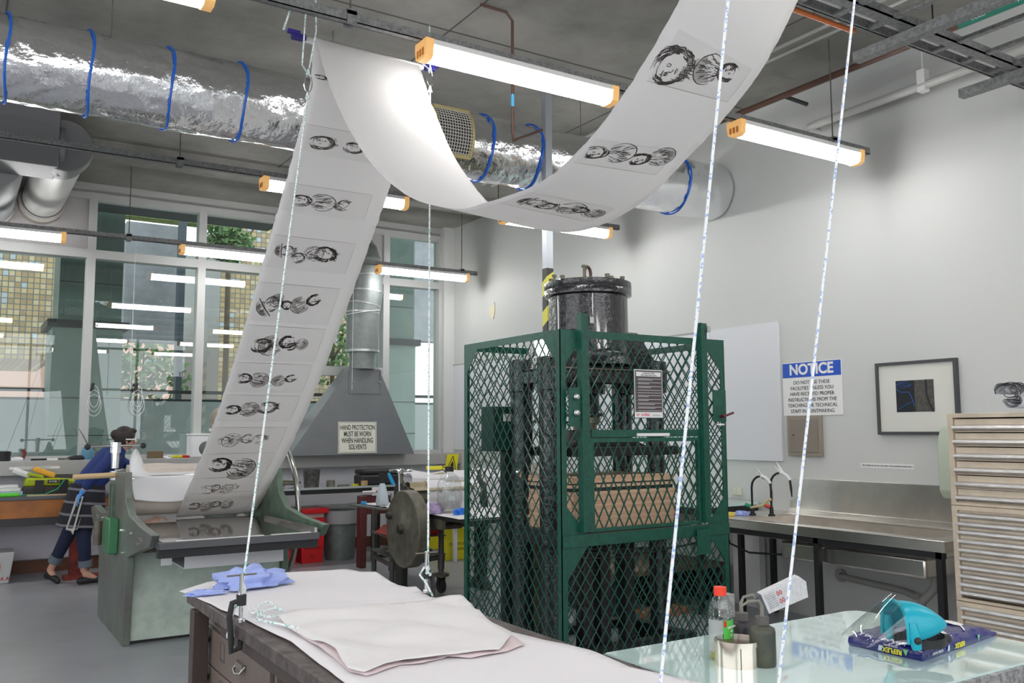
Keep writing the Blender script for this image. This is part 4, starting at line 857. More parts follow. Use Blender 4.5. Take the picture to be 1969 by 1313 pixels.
# ================================================================ LEFT BENCH
t=thing('wooden_bench','long workbench with an orange wood apron and dark edge under the left windows','workbench',(-1.5,10.6,0))
part('top',MB().box(XL+.1,1.52,10.30,11.0,.82,.855),mat('grey_steel_top',(.10,.11,.12),.4),t,bevel=.004)
part('apron',MB().box(XL+.12,1.50,10.32,10.36,.64,.818),ORWOOD,t); part('lower_rail',MB().box(XL+.12,1.50,10.33,10.40,.56,.64),mat('dark_rail',(.05,.045,.05),.6),t)
for x in (-4.5,-1.2,-.1): part('leg',MB().box(x-.05,x+.05,10.4,10.5,0,.56),mat('dark_rail',(.05,.045,.05),.6),t)
solo('wall_panel_shelf',MB().box(XL+.1,1.7,10.95,11.02,.15,.55),mat('lilac_white',(.56,.54,.60),.6),'pale lilac panel under the left bench','panel')
BT=.855
def bt(px,Y): return Vector((W(px,950,1,Y).x,Y,BT))
a=bt(42,10.55); b=bt(150,10.55)
t=thing('tool_bag','lime green and grey tool bag on the wooden bench','bag',((a.x+b.x)/2,10.55,BT))
x0,x1=a.x,b.x; prof=[(0,0),(1,0)]
m=MB().prism([(x0,BT),(x1,BT),(x1-.01,BT+.09),(x0+.01,BT+.09)],1,10.44,10.66); part('grey_base',m,mat('charcoal_fabric',(.05,.05,.045),.8),t,bevel=.015)
part('lime_top',MB().prism([(x0+.01,BT+.092),(x1-.01,BT+.092),(x1-.02,BT+.15),(x0+.35,BT+.165),(x0+.03,BT+.18)],1,10.45,10.65),mat('lime_fabric',(.38,.45,.01),.7),t,bevel=.02)
for px in (75,122): c=bt(px,10.43); part('strap',MB().box(c.x-.04,c.x+.04,10.425,10.44,BT+.01,BT+.155),BLACK,t)
c=bt(101,10.43); part('badge',MB().box(c.x-.05,c.x+.05,10.425,10.445,BT+.12,BT+.155),BLACK,t); text('badge_text','RYOBI',.026,(c.x,10.423,BT+.137),(1,0,0),(0,0,1),WHITE,t)
part('piping_cord',MB().tube([bt(40,10.40)+Vector((0,0,.01)),bt(85,10.36)+Vector((0,0,.012)),bt(110,10.38)+Vector((0,0,.06)),bt(124,10.42)+Vector((0,0,.16))],.006,6),mat('green_hose',(.0,.30,.12),.4),t)
c=bt(78,10.62); solo('power_tool',MB().bar((c.x-.08,10.56,BT+.27),(c.x+.12,10.56,BT+.19),.09,.055),mat('orange_yellow',(.85,.42,.03),.45),'orange yellow tool body sticking out of the tool bag','tool',bevel=.015)
c=bt(50,10.6); solo('white_tube',MB().cyl((c.x-.13,10.56,BT+.26),(c.x+.02,10.56,BT+.20),.03,n=14),PAPERW,'short white tube sticking out of the left of the tool bag','tube')
solo('lime_level',MB().bar((bt(60,10.6).x-.05,10.50,BT+.22),(bt(60,10.6).x+.10,10.50,BT+.185),.03,.03),mat('lime_fabric',(.38,.45,.01),.7),'lime and black tool between the white tube and the orange one','tool',bevel=.004)
m0=bt(-60,10.5); m1=bt(43,10.5)
for k,(z,c_,lab) in enumerate(((.0,mat('pale_blue_plastic',(.42,.52,.60),.4),'pale blue tray at the bottom of the pile at the bench left end'),(.05,ALU,'aluminium rail on the blue tray at the bench left end'),(.085,PAPERW,'white strip topmost on the pile at the bench left end'))):
    solo('stacked_tray' if k==0 else ('metal_rail' if k==1 else 'paper_strip'),MB().box(m0.x,m1.x-.02*k,10.46+.02*k,10.75,BT+z,BT+z+(.048,.033,.02)[k]),c_,lab,'tray' if k==0 else 'strip')
solo('green_cloth',MB().box(bt(-60,10.36).x,bt(38,10.36).x,10.34,10.44,BT,BT+.035),LIME,'bright green folded cloth on the front edge of the wooden bench','cloth',bevel=.012)
solo('wooden_ruler',MB().box(bt(52,10.35).x,bt(128,10.35).x,10.33,10.37,BT,BT+.012),WOOD,'thin wooden ruler in front of the tool bag','ruler')
# white bin at the far left
c=W(12,1122,2,0); t=thing('white_bin','white waste bin with red label at the left edge of the floor','bin',(c.x-.12,c.y,0))
part('bin_body',MB().add([(c.x-.30,c.y,0),(c.x+.02,c.y,0),(c.x+.02,c.y+.3,0),(c.x-.30,c.y+.3,0),(c.x-.33,c.y-.03,.31),(c.x+.06,c.y-.03,.31),(c.x+.06,c.y+.33,.31),(c.x-.33,c.y+.33,.31)],[(0,3,2,1),(0,1,5,4),(1,2,6,5),(2,3,7,6),(3,0,4,7),(4,5,6,7)]),mat('bin_white',(.50,.50,.50),.4),t,bevel=.008)
part('red_label',MB().box(c.x-.16,c.x-.06,c.y-.022,c.y-.018,.13,.20),RED,t); text('label_text','T',.06,(c.x-.08,c.y-.024,.165),(1,0,0),(0,0,1),WHITE,t)
for k in (0,1): text('hazard_mark','A',.05,(c.x-.02+.045*k-.02,c.y-.012,.05),(1,0,0),(0,0,1),RED,t)
# red post behind the woman
c=W(152,1115,2,0); t=thing('red_stand','worn red wooden stand behind the woman','stand',(c.x,c.y+.15,0))
part('panel',MB().box(c.x-.09,c.x+.10,c.y+.1,c.y+.16,0.0,.60),mat('worn_red',(.22,.03,.02),.6,var=.4,vscale=8),t,bevel=.006); part('foot',MB().box(c.x-.14,c.x+.20,c.y+.02,c.y+.18,0,.04),mat('worn_red',(.22,.03,.02),.6),t)
# ================================================================ RIGHT BACK BENCH
t=thing('glass_topped_bench','black framed bench with a glass top under the hood ledge','table',(3.6,10.2,0))
part('worktop',MB().box(2.75,4.72,9.78,10.62,.84,.865),mat('greenish_glass_top',(.42,.47,.45),.06,coat=1),t); part('frame',MB().box(2.77,4.70,9.80,10.60,.79,.84),BLACK,t)
for x,y in ((2.85,9.84),(3.2,9.84),(4.30,9.84),(4.66,9.84),(2.85,10.55),(4.66,10.55)): part('leg',MB().box(x-.025,x+.025,y-.025,y+.025,0,.79),BLACK,t)
c=W(599,930,1,10.1); tub('ink_bucket',Vector((c.x,10.1,.865)),.10,.19,mat('inky_black_plastic',(.02,.02,.02),.4,col2=(.10,.10,.09),vscale=30),'inky black bucket on the glass topped bench','bucket',taper=.85)
c=W(630,930,1,10.1); tub('small_tin',Vector((c.x,10.0,.865)),.05,.06,IRON,'small dark tin right of the black bucket','tin')
c=W(540,935,1,10.05); rn=random.Random(2); t=thing('wire_heap','tangle of dark wire and rags on the glass topped bench','wire',(c.x,10.05,.865)); m=MB()
for k in range(9):
    p=[Vector((c.x+rn.uniform(-.22,.22),10.05+rn.uniform(-.1,.1),.875+rn.uniform(0,.07))) for q in range(6)]; m.tube(p,.006,5)
part('wires',m,IRON,t)
for k,px in enumerate((660,690,705)):
    c=W(px,935,1,9.95); solo('palette_knife',MB().box(c.x-.07,c.x+.07,9.93+.03*k,9.96+.03*k,.865,.878),(IRON,YEL,ALU)[k],('dark','yellow','steel')[k]+' knife lying on the glass topped bench','knife','knives on the back bench')
part('dummy',MB(),BLACK) if False else None
c=W(725,925,1,9.9); t=thing('machine_vice','black cast machine on the right end of the glass topped bench','machine',(c.x,9.95,.865))
a0=W(692,925,1,9.9).x; a1=W(775,925,1,9.9).x
part('body',MB().box(a0,a1,9.85,10.1,.866,.98).box(a0+.05,a1-.02,9.9,10.2,.98,1.04).box(a0+.08,a1+.25,9.92,10.0,.90,.95),BLACK,t,bevel=.02)
c=W(705,933,1,9.75); solo('cork_block',MB().cyl((c.x,9.82,.866),(c.x,9.82,.92),.04,n=16),mat('cork',(.45,.30,.14),.8),'cork coloured stopper at the front edge of the back bench','cork')
t=thing('drawer_unit','dark red painted drawer unit under the right end of the back bench','cabinet',(4.3,9.5,0))
a0=W(694,980,1,9.3).x; a1=W(750,980,1,9.3).x; part('body',MB().box(a0,a0+.07,9.3,9.42,.0,.78).box(a0+.07,a1,9.3,9.42,.58,.78),mat('brown_red_paint',(.10,.022,.02),.5,var=.2),t,bevel=.006)
c=W(715,945,1,9.29); t=thing('power_board','white power outlet with a plug on the dark red unit','socket',c); part('face_plate',MB().box(c.x-.0,c.x+.16,9.27,9.298,c.z-.045,c.z+.045),WHITE,t,bevel=.005); part('plug',MB().cyl((c.x+.12,9.25,c.z),(c.x+.12,9.28,c.z),.025,n=14),BLACK,t); part('cable',MB().tube([(c.x-.12,9.26,c.z),(c.x+.03,9.26,c.z)],.012,8),WHITE,t); part('indicator',MB().cyl((c.x+.05,9.265,c.z),(c.x+.05,9.27,c.z),.01,n=10),RED,t)
solo('hanging_cable',MB().tube([(4.25,9.26,.80),(4.2,9.2,.5),(4.35,9.2,.2),(4.25,9.15,.02)],.005,6),RUBBER,'black cable dropping from the dark red unit to the floor','cable')
# red biohazard bins
def redbin(px,lab):
    c=W(px,1075,2,0); c.y=10.0; x=W(px,1060,1,10.0).x; t=thing('waste_carton',lab,'bin',(x,10.15,0))
    w=.145; part('carton',MB().add([(x-w+.02,9.99,0),(x+w-.02,9.99,0),(x+w-.02,10.28,0),(x-w+.02,10.28,0),(x-w,9.97,.50),(x+w,9.97,.50),(x+w,10.3,.50),(x-w,10.3,.50)],[(0,3,2,1),(0,1,5,4),(1,2,6,5),(2,3,7,6),(3,0,4,7),(4,5,6,7)]),RED,t,bevel=.004)
    part('liner',MB().box(x-w+.005,x+w-.005,9.98,10.29,.50,.58),mat('clear_liner',(.55,.35,.35),.25),t,bevel=.02)
    part('lid',MB().box(x-w-.03,x+w+.03,9.94,10.33,.56,.62),RED,t,bevel=.01)
    for k,(s,z,sz) in enumerate((('O',.44,.07),('CLINICAL',.36,.03),('A',.27,.06),('BIOHAZARD',.17,.035),('O',.07,.06))): text('label_text',s,sz,(x,9.978+.0,z),(1,0,0),(0,.02,.5),BLACK,t)
redbin(600,'red biohazard carton with a red lid beside the metal bin'); redbin(548,'red biohazard carton half hidden behind the press handwheel')
c=W(656,1068,2,0); x=W(656,1060,1,10.1).x; t=thing('metal_bin','galvanised ribbed rubbish bin with a clear liner','bin',(x,10.15,0))
prof=[(.17,0),(.17,.02)]+[(.172+.0006*k*4+(.004 if k%2 else 0),.02+.05*k) for k in range(1,11)]+[(.215,.54),(.215,.56),(.20,.56),(.19,.53),(.165,.04),(0,.04)]
part('bin_body',MB().lathe(prof,(x,10.15,0),36),GALV,t); part('liner',MB().lathe([(.218,.42),(.222,.50),(.220,.57),(.205,.575),(.19,.50)],(x,10.15,0),36),mat('grey_liner',(.36,.36,.37),.3),t)
# yellow carton & flammable sign
c=W(895,1062,2,0); t=thing('yellow_carton','yellow waste carton on the floor behind the small press','bin',(5.1,9.4,0)); x=W(882,1050,1,9.3).x
part('carton',MB().box(x-.24,x+.16,9.3,9.6,0,.36),YEL,t,bevel=.004); text('label_text','CYTOTOXIC',.045,(x+.0,9.297,.18),(1,0,0),(0,0,1),BLACK,t); text('label_text','WASTE',.04,(x+.0,9.297,.12),(1,0,0),(0,0,1),BLACK,t)
c=W(869,889,1,10.66); t=thing('flammable_sign','yellow triangle flame warning sign leaning above the papers','sign',c); part('sign_plate',MB().add([(c.x-.10,10.67,c.z-.12),(c.x+.08,10.67,c.z-.12),(c.x+.11,10.67,c.z+.11),(c.x-.06,10.67,c.z+.11),(c.x-.10,10.69,c.z-.12),(c.x+.08,10.69,c.z-.12),(c.x+.11,10.69,c.z+.11),(c.x-.06,10.69,c.z+.11)],[(0,1,2,3),(7,6,5,4),(0,4,5,1),(1,5,6,2),(2,6,7,3),(3,7,4,0)]),YEL,t)
m=MB(); tri=[(c.x-.075,c.z-.09),(c.x+.06,c.z-.09),(c.x+.02,c.z+.085)]
for i in range(3): m.bar((tri[i][0],10.664+0*(tri[i][1]-c.z+.1)*.15,tri[i][1]),(tri[(i+1)%3][0],10.664+0*(tri[(i+1)%3][1]-c.z+.1)*.15,tri[(i+1)%3][1]),.008,.002,(0,-1,0))
m.prism([(c.x-.02,c.z-.06),(c.x+.02,c.z-.06),(c.x+.025,c.z-.03),(c.x+.01,c.z+.02),(c.x-.005,c.z-.01),(c.x-.02,c.z-.03)],1,10.660,10.666)
part('flame_symbol',m,BLACK,t)
# paper covered cupboard at the back right
t=thing('paper_covered_table','table draped with newsprint behind the small press','table',(5.0,9.0,0)); a0=W(800,905,1,8.7).x; pz=W(850,905,1,9.2).z
part('table_top',MB().box(a0+.12,5.75,8.75,9.28,pz-.10,pz-.05),LOWWALL,t)
for x_,y_ in ((a0+.75,9.2),(5.70,8.8),(5.70,9.2)): part('leg',MB().box(x_-.02,x_+.02,y_-.02,y_+.02,0,pz-.10),LOWWALL,t)
if 1: part('draped_paper',MB().grid(lambda u,v:(a0-.08+u*(5.94-a0),9.7-.05*v+(0 if v<.5 else .0),.88+.06*noise.noise(Vector((u*4,v*3,0)))+ .03*(1-v)) if False else (a0+.02+u*(5.85-a0)-.12*v,9.3-.62*min(v,.6)/.6-.03*max(0,v-.6),pz+.04*noise.noise(Vector((u*5,v*3,0)))-(.0 if v<.6 else .36*(v-.6)/.4)-.04*v),24,16),NEWS,t)
solo('yellow_folder',MB().box(W(838,905,1,9.1).x-.1,W(838,905,1,9.1).x+.10,9.0,9.15,pz+.025,pz+.06),YEL,'yellow folder between the striped rope and the flame sign','folder')
# ================================================================ SMALL ETCHING PRESS ON PIPE STAND
GX,GY=3.55,7.35
t=thing('small_etching_press','old iron etching press with a solid flywheel','press',(4.1,7.7,0))
fc=W(775,1017,0,3.42)
part('flywheel',MB().lathe([(0,-.035),(.07,-.035),(.09,-.02),(.30,-.02),(.325,-.03),(.335,-.02),(.335,.075),(.32,.085),(0,.085)],(3.44,fc.y,fc.z),56,0),IRON,t,smooth=40)
part('hub',MB().lathe([(0,-.075),(.035,-.07),(.045,-.035)],(3.44,fc.y,fc.z),24,0).lathe([(0,-.06),(.03,-.055),(.04,-.02)],(3.44,fc.y+.27,fc.z+.10),20,0),mat('iron_hub',(.06,.055,.045),.4,metal=.5),t)
fr=MB()
gy=7.52; FP=[(gy-.16,0),(gy+.16,0),(gy+.14,.06),(gy+.07,.12),(gy+.07,.62),(gy+.13,.70),(gy+.11,.98),(gy+.04,1.03),(gy-.05,1.0),(gy-.10,.72),(gy-.07,.12),(gy-.14,.06)]
fr.prism(FP,0,3.53,3.59)
fr2=MB().prism(FP,0,4.36,4.43)
part('side_frame',fr,mat('dark_iron',(.04,.038,.035),.5,metal=.3),t,bevel=.006)
part('side_frame',fr2,MATS['dark_iron'],t,bevel=.006)
part('lower_roller',MB().cyl((3.45,gy,.66),(4.45,gy,.66),.075,n=32).cyl((3.44,fc.y,fc.z),(4.0,fc.y,fc.z),.03,n=16),IRON,t); part('upper_roller',MB().cyl((3.59,gy,.885),(4.36,gy,.885),.10,n=32),IRON,t)
def blk(u,v): a=math.radians(-100+v*260); rr=.118+.03*(v>.8)*math.sin(v*20); return (3.62+u*.66,gy+rr*1.1*math.cos(a),.905+rr*1.05*math.sin(a))
part('felt_blanket',MB().grid(blk,8,40),mat('stained_felt',(.42,.36,.25),.9,var=.15),t)
part('draped_newsprint',MB().grid(lambda u,v:(3.80+.52*u-.05*v*(1-u),gy+.125*math.cos(math.radians(60+150*min(v,.55)/.55))-.10*max(0,v-.55),.905+.125*math.sin(math.radians(60+150*min(v,.55)/.55))-.10*max(0,v-.55)/.45+.01*math.sin(7*u+3*v)),16,24),NEWS,t)
part('press_bed',MB().box(3.60,4.34,gy-1.2,gy+.36,.745,.775),mat('dark_iron',(.04,.038,.035),.5,metal=.3),t); part('bed_rail',MB().box(3.60,3.64,gy-.7,gy+.3,.66,.745).box(4.30,4.34,gy-.7,gy+.3,.66,.745),IRON,t)
for x in (3.56,4.395):
    part('pressure_screw',MB().cyl((x,gy+.02,1.0),(x,gy+.02,1.12),.022,n=12),IRON,t)
c=(3.56,gy+.02,1.13); hw=part('handwheel',MB().tube([(c[0]+.10*math.cos(a),c[1]+.10*math.sin(a),1.135) for a in [2*math.pi*k/28 for k in range(28)]],.011,8,closed=True).bar((c[0]-.1,c[1],1.135),(c[0]+.1,c[1],1.135),.014,.012).bar((c[0],c[1]-.1,1.135),(c[0],c[1]+.1,1.135),.014,.012).cyl((c[0],c[1],1.11),(c[0],c[1],1.155),.025,n=14),CHROME,t)
part('clamp_rod',MB().cyl((3.49,gy-.10,.90),(3.50,gy-.06,1.12),.007,n=8),CHROME,t)
# pipe stand trolley
PIPEM=mat('grey_pipe',(.13,.13,.125),.4,metal=.5)
t=thing('pipe_stand','grey pipe frame stand with a paper covered shelf left of the flywheel','stand',(3.3,8.0,0))
L=[W(720,1120,2,0),W(747,1130,2,0)]
xa,xb=3.42,4.62; ya,yb=fc.y+.10,fc.y+.95
lx=W(700,1090,2,0); 
c1_=W(698,1095,2,0.02)
pa=Vector((3.33,8.05,0)); pb=Vector((3.46,7.62,0))
for (x,y) in ((3.83,8.75),(3.70,8.02)):
    part('pipe_leg',MB().cyl((x,y,.0),(x,y,.745),.026,n=16).cyl((x,y,.16),(x,y,.24),.038,n=16),PIPEM,t)
part('cross_pipe',MB().cyl((3.83,8.75,.20),(4.6,8.75,.20),.022,n=12).cyl((3.83,8.75,.20),(3.70,8.02,.20),.022,n=12),PIPEM,t)
part('shelf',MB().prism([(3.56,7.90),(4.25,7.90),(4.25,8.60),(3.48,8.60)],2,.745,.76),mat('shelf_green_grey',(.10,.11,.10),.5),t)
part('shelf',MB().prism([(3.66,7.95),(4.25,7.95),(4.25,8.70),(3.76,8.70)],2,.46,.47),mat('shelf_green_grey',(.10,.11,.10),.5),t)
part('shelf',MB().prism([(3.66,7.95),(4.25,7.95),(4.25,8.70),(3.76,8.70)],2,.28,.29),mat('shelf_green_grey',(.10,.11,.10),.5),t)
o=crumple('newsprint_sheet',[(3.62,7.96),(4.10,7.94),(4.16,8.45),(3.60,8.52)],.763,NEWS,amp=.012,fr=6,cuts=3); o['label']='newsprint sheet on the pipe stand under the spray bottle'; o['category']='paper'
c=W(735,975,2,.825); p=Vector((3.62,8.12,.835)); p=Vector((W(735,960,1,8.2).x,8.2,.778)); t=thing('spray_bottle','white spray bottle with a blue trigger on the pipe stand','bottle',p)
part('bottle_body',MB().lathe([(.062,0),(.065,.02),(.055,.10),(.03,.19),(.02,.21)],p,24),mat('frosted_plastic',(.50,.58,.62),.3),t); part('spray_head',MB().cyl(p+Vector((0,0,.205)),p+Vector((0,0,.26)),.022,n=14).box(p.x-.035,p.x+.05,p.y-.014,p.y+.014,p.z+.26,p.z+.30),BLACK,t); part('trigger',MB().bar(p+Vector((.06,0,.30)),p+Vector((.12,0,.19)),.03,.03),mat('blue_trigger',(.02,.35,.70),.4),t)
c=W(712,945,1,8.2); solo('tape_ring',MB().cyl((c.x+.06,8.5,.762),(c.x+.06,8.5,.79),.03,n=14),mat('blue_trigger',(.02,.35,.70),.4),'small blue ring at the back of the pipe stand','ring')
c=W(738,1035,1,8.05); solo('red_tray',MB().prism([(3.72,.472),(4.2,.472),(4.22,.55),(3.82,.55)],1,8.0,8.5),RED,'red plastic tray on the lower shelf of the pipe stand','tray',bevel=.01)
solo('folded_card',MB().box(3.80,4.15,8.05,8.4,.292,.33),mat('brown_card2',(.30,.22,.14),.7),'brown card on the bottom shelf of the pipe stand','card')
t=thing('pipe_trolley','grey pipe trolley on castors beyond the flywheel','trolley',(4.4,7.6,0))
wl=W(848,1140,2,0); xs_=wl.x; ys=wl.y
tr_=MB(); tr_.cyl((xs_,ys,.19),(xs_,ys,.78),.026,n=16).cyl((xs_,ys,.30),(xs_,ys,.36),.038,n=16).cyl((xs_,ys,.22),(xs_,ys,.30),.032,n=16)
part('pipe_leg',tr_,PIPEM,t)
part('castor_plate',MB().cyl((xs_,ys,.155),(xs_,ys,.18),.075,n=20),IRON,t); part('castor_wheel',MB().lathe([(.02,-.022),(.065,-.02),(.07,0),(.065,.02),(.02,.022)],(xs_,ys,.07),24,0).box(xs_-.035,xs_-.027,ys-.02,ys+.02,.07,.16).box(xs_+.027,xs_+.035,ys-.02,ys+.02,.07,.16),RUBBER,t)
part('cross_pipe',MB().cyl((xs_,ys,.33),(xs_-.15,ys+.9,.33),.022,n=12).cyl((xs_,ys,.33),(3.70,ys+.02,.30),.022,n=12),PIPEM,t)
part('trolley_shelf',MB().prism([(3.72,ys-.04),(xs_+.03,ys-.04),(xs_+.03,ys+.5),(3.72,ys+.5)],2,.66,.68),mat('shelf_green_grey',(.10,.11,.10),.5),t)
c=W(790,1030,1,7.75); solo('sack_of_rag',MB().sphere((4.05,7.62,.72),.10,16,(1.3,.9,.55)),mat('dusty_cloth',(.36,.30,.20),.9,bump=.3,bscale=10),'dusty cloth bundle on the trolley shelf behind the flywheel','cloth')
# items on the small press bed
BZ=.777
o=crumple('newsprint_sheet',[(3.55,6.42),(4.36,6.40),(4.38,7.30),(3.60,7.34)],BZ+.002,NEWS,amp=.008,fr=6,cuts=3); o['label']='newsprint sheet on the bed of the small press under the big bottle'; o['category']='paper'
p=Vector((W(864,980,1,6.98).x,6.98,BZ+.014)); t=thing('demijohn','large clear plastic bottle with black cap on the small press bed','bottle',p)
part('bottle_body',MB().lathe([(0,0),(.10,0),(.108,.02),(.108,.20),(.10,.26),(.07,.31),(.035,.335),(.032,.36)],p,36),CLEAR,t,smooth=60)
ri=MB(); 
for k in range(12): a=2*math.pi*k/12; ri.cyl(p+Vector((.109*math.cos(a),.109*math.sin(a),.03)),p+Vector((.109*math.cos(a),.109*math.sin(a),.22)),.0012,n=5)
part('ribs',ri,mat('pale_plastic_rib',(.6,.62,.62),.2,alpha=.5),t)
part('contents',MB().cyl(p+Vector((0,0,.004)),p+Vector((0,0,.09)),.098,n=30),mat('murky_water',(.30,.24,.22),.3,alpha=.35),t)
part('cap',MB().cyl(p+Vector((0,0,.35)),p+Vector((0,0,.395)),.038,n=20).tube([p+Vector((-.03,0,.37)),p+Vector((-.07,0,.40)),p+Vector((-.07,0,.37)),p+Vector((-.03,0,.34))],.004,6),BLACK,t)
c=W(830,985,2,BZ+.01); rag('crumpled_rag',(W(830,980,1,7.0).x,7.0,BZ+.008),.10,mat('mauve_paper',(.42,.33,.52),.8),'crumpled mauve paper towel left of the big clear bottle','rag',sc=(1,.8,.75),seed=6)
rag('nitrile_glove',(W(886,995,1,6.75).x,6.75,BZ+.008),.06,mat('bright_blue_glove',(.02,.18,.70),.4),'bright blue crumpled glove beside the cage post','glove',sc=(1,.8,.75),seed=8)
# ================================================================ BIG GREEN ETCHING PRESS
t=thing('etching_press','large pale green etching press with a steel bed and handwheel','press',(1.7,7.4,0))
XA=1.12; XBp=2.29
outl=[(235,1243),(187,1185),(190,1060),(178,1000),(175,975),(182,971),(196,986),(206,985),(213,955),(214,908),(240,908),(241,958),(248,990),(268,1012),(292,1030),(286,1052),(262,1062),(244,1072)]
pts=[]
for a,b in outl:
    w=W(a,b,0,XA); pts.append((w.y,max(0,w.z)))
body=[(p[0],p[1]) for p in pts]
mm=MB().prism(body,0,XA,XA+.05)
part('side_frame',mm,mat('green_side_casting',(.19,.24,.20),.4,col2=(.13,.12,.115),vscale=2.5,metal=.3),t,bevel=.004)
part('side_frame',MB().prism(body,0,XBp-.05,XBp),PRESSD,t,bevel=.004)
ymin=min(p[0] for p in body); 
part('front_cover',MB().box(XA+.05,XBp-.05,6.93,6.95,.025,.68),PRESSG,t); part('rear_cover',MB().box(XA+.05,XBp-.05,8.05,8.07,.05,.68),PRESSG,t)
part('plinth',MB().box(XA+.06,XBp-.06,6.96,8.05,.0,.025),BLACK,t)
yr=7.56; zr_=.835
part('lower_roller',MB().cyl((XA+.05,yr,.66),(XBp-.05,yr,.66),.13,n=36),STEEL,t)
part('upper_roller',MB().cyl((XA+.05,yr,zr_+.17),(XBp-.05,yr,zr_+.17),.15,n=40),mat('roller_steel',(.32,.28,.26),.3,metal=.9),t)
def fel(u,v):
    a=math.radians(-92-v*175); rr=.158; return (XA+.10+u*(XBp-XA-.20),yr+rr*math.cos(a) if True else 0,zr_+.17+rr*math.sin(a)+.002)
FELT=mat('cream_felt',(.60,.54,.48),.9,var=.1,vscale=4)
def fel2(u,v):
    x=XA+.11+u*(XBp-XA-.22)
    if v<.62: a=math.radians(-90-v/.62*150); return (x,yr+.158*math.cos(a),zr_+.172+.158*math.sin(a))
    k=(v-.62)/.38; a=math.radians(-240); return (x,yr+.158*math.cos(a)-.0+.05*k,zr_+.172+.158*math.sin(a)+.10*k+.01*math.sin(8*u))
part('felt_blanket',MB().grid(fel2,10,30),FELT,t)
part('felt_roll',MB().cyl((XA+.09,yr-.01,1.20),(XBp-.10,yr-.01,1.20),.045,n=20),FELT,t)
bz=.812; by0,by1=5.92,9.0; bxa,bxb=1.155,2.19
bed=part('press_bed',MB().box(bxa,bxb,by0,by1,bz-.045,bz),mat('bed_edge_grey',(.11,.11,.12),.35,metal=.4),t,bevel=.003)
part('steel_plate',MB().box(bxa+.015,bxb-.015,by0+.01,by1-.01,bz,bz+.004),mat('glossy_bed_plate',(.44,.42,.40),.06,metal=.9),bed,label='glossy steel plate lying on the bed')
part('edge_tape',MB().box(bxa+.10,bxa+.42,by0-.002,by0+.04,bz+.004,bz+.006).box(bxb-.62,bxb-.38,by0-.002,by0+.04,bz+.004,bz+.006).box(bxb-.33,bxb-.06,by0-.002,by0+.035,bz+.004,bz+.006),WHITE,bed)
part('bed_stop',MB().box(bxa,bxb,by0+.03,by0+.10,bz-.10,bz-.045),BLACK,t)
part('corner_guard',MB().box(bxb-.02,bxb,by0+.05,by0+1.2,bz,bz+.03),CHROME,bed)
part('bed_support',MB().box(XA+.051,XA+.15,6.55,6.92,.68,.74).box(XBp-.15,XBp,6.55,6.92,.68,.74),IRON,t)
part('white_tag',MB().box(1.24,1.31,6.30,6.302,.62,.74),PAPERW,t)
def screw(x,tag):
    y=yr-.02
    part('adjuster_screw',MB().cyl((x,y,1.22),(x,y,1.34),.028,n=20).cyl((x,y,1.34),(x,y,1.42),.038,n=24).cyl((x,y,1.13),(x,y,1.20),.036,n=20),CHROME,t)
    part('tommy_bar',MB().cyl((x-.19,y,1.39),(x+.19,y,1.395),.010,n=10),CHROME,t)
    for s in (-1,1): part('ball_end',MB().sphere((x+s*.2,y,1.39+.002*s),.024,14),BLACK,t)
c=W(222,875,1,yr-.02); DXs=c.x
screw(DXs,'l'); c=W(512,880,1,yr-.02); screw(2.25,'r')
# slide guides and bolts on the left frame
part('slide_guide',MB().box(XA-.02,XA+.0,yr-.10,yr-.04,.70,1.10).box(XA-.02,XA,yr+.03,yr+.08,.70,1.10),PRESSD,t)
gb=W(213,1030,0,XA-.03); part('gear_box',MB().box(XA-.07,XA,gb.y-.16,gb.y+.10,gb.z-.12,gb.z+.14),mat('fresh_green',(.05,.20,.09),.4),t,bevel=.01)
part('gear_handle',MB().cyl((XA-.10,gb.y+.16,gb.z-.08),(XA-.10,gb.y+.16,gb.z+.10),.03,n=14),IRON,t)
for a,b in ((206,1005),(234,1020),(252,1026),(222,1003),(236,1063),(268,1044),(274,1040),(270,1036),(187,992),(197,997)):
    w=W(a,b,0,XA); part('bolt',MB().cyl((XA-.014,w.y,w.z),(XA,w.y,w.z),.012,n=8),CHROME,t)
zt=1.155
part('cross_bar',MB().cyl((XA+.02,yr-.12,1.14),(XBp-.02,yr-.12,1.16),.017,n=16),CHROME,t)
part('cross_bar',MB().cyl((XA+.02,yr+.10,1.20),(XBp-.02,yr+.10,1.20),.010,n=12),CHROME,t)
# handwheel on the right
hx=2.42; a0=W(528,853,0,hx); b0=W(561,1100,0,hx); 
hc=W(531,982,0,hx); top=W(532,853,0,hx).z; hr=top-hc.z; hr=max(.40,min(.62,hr))
hm=part('handwheel',MB().tube([(hx,hc.y+hr*math.cos(a),hc.z+hr*math.sin(a)) for a in [2*math.pi*k/56 for k in range(56)]],.022,12,closed=True),mat('polished_rim',(.40,.40,.38),.25,metal=.9),t)
for k in range(3):
    a=math.radians(60+120*k); part('spoke',MB().cyl((hx-.02,hc.y,hc.z),(hx,hc.y+hr*math.cos(a),hc.z+hr*math.sin(a)),.014,n=10),PIPEM,hm)
part('wheel_hub',MB().cyl((XBp,hc.y,hc.z),(hx+.03,hc.y,hc.z),.05,n=20),PIPEM,hm)
c=W(355,1060,1,6.3); d=W(545,1055,1,6.3)
solo('hanging_sheet',MB().box(c.x,d.x,6.30,6.90,W(450,1086,1,6.3).z,W(450,1086,1,6.3).z+.006).box(c.x,d.x,6.296,6.30,W(450,1085,1,6.3).z,bz-.11),PAPERW,'white board hanging under the front of the green press bed','board')
solo('wooden_rod',MB().cyl((W(141,909,1,yr-.1).x,yr-.10,1.165),(XA-.0,yr-.06,1.17),.021,n=14),mat('pale_dowel',(.62,.44,.25),.5),'pale wooden rod sticking out to the left of the green press','rod')
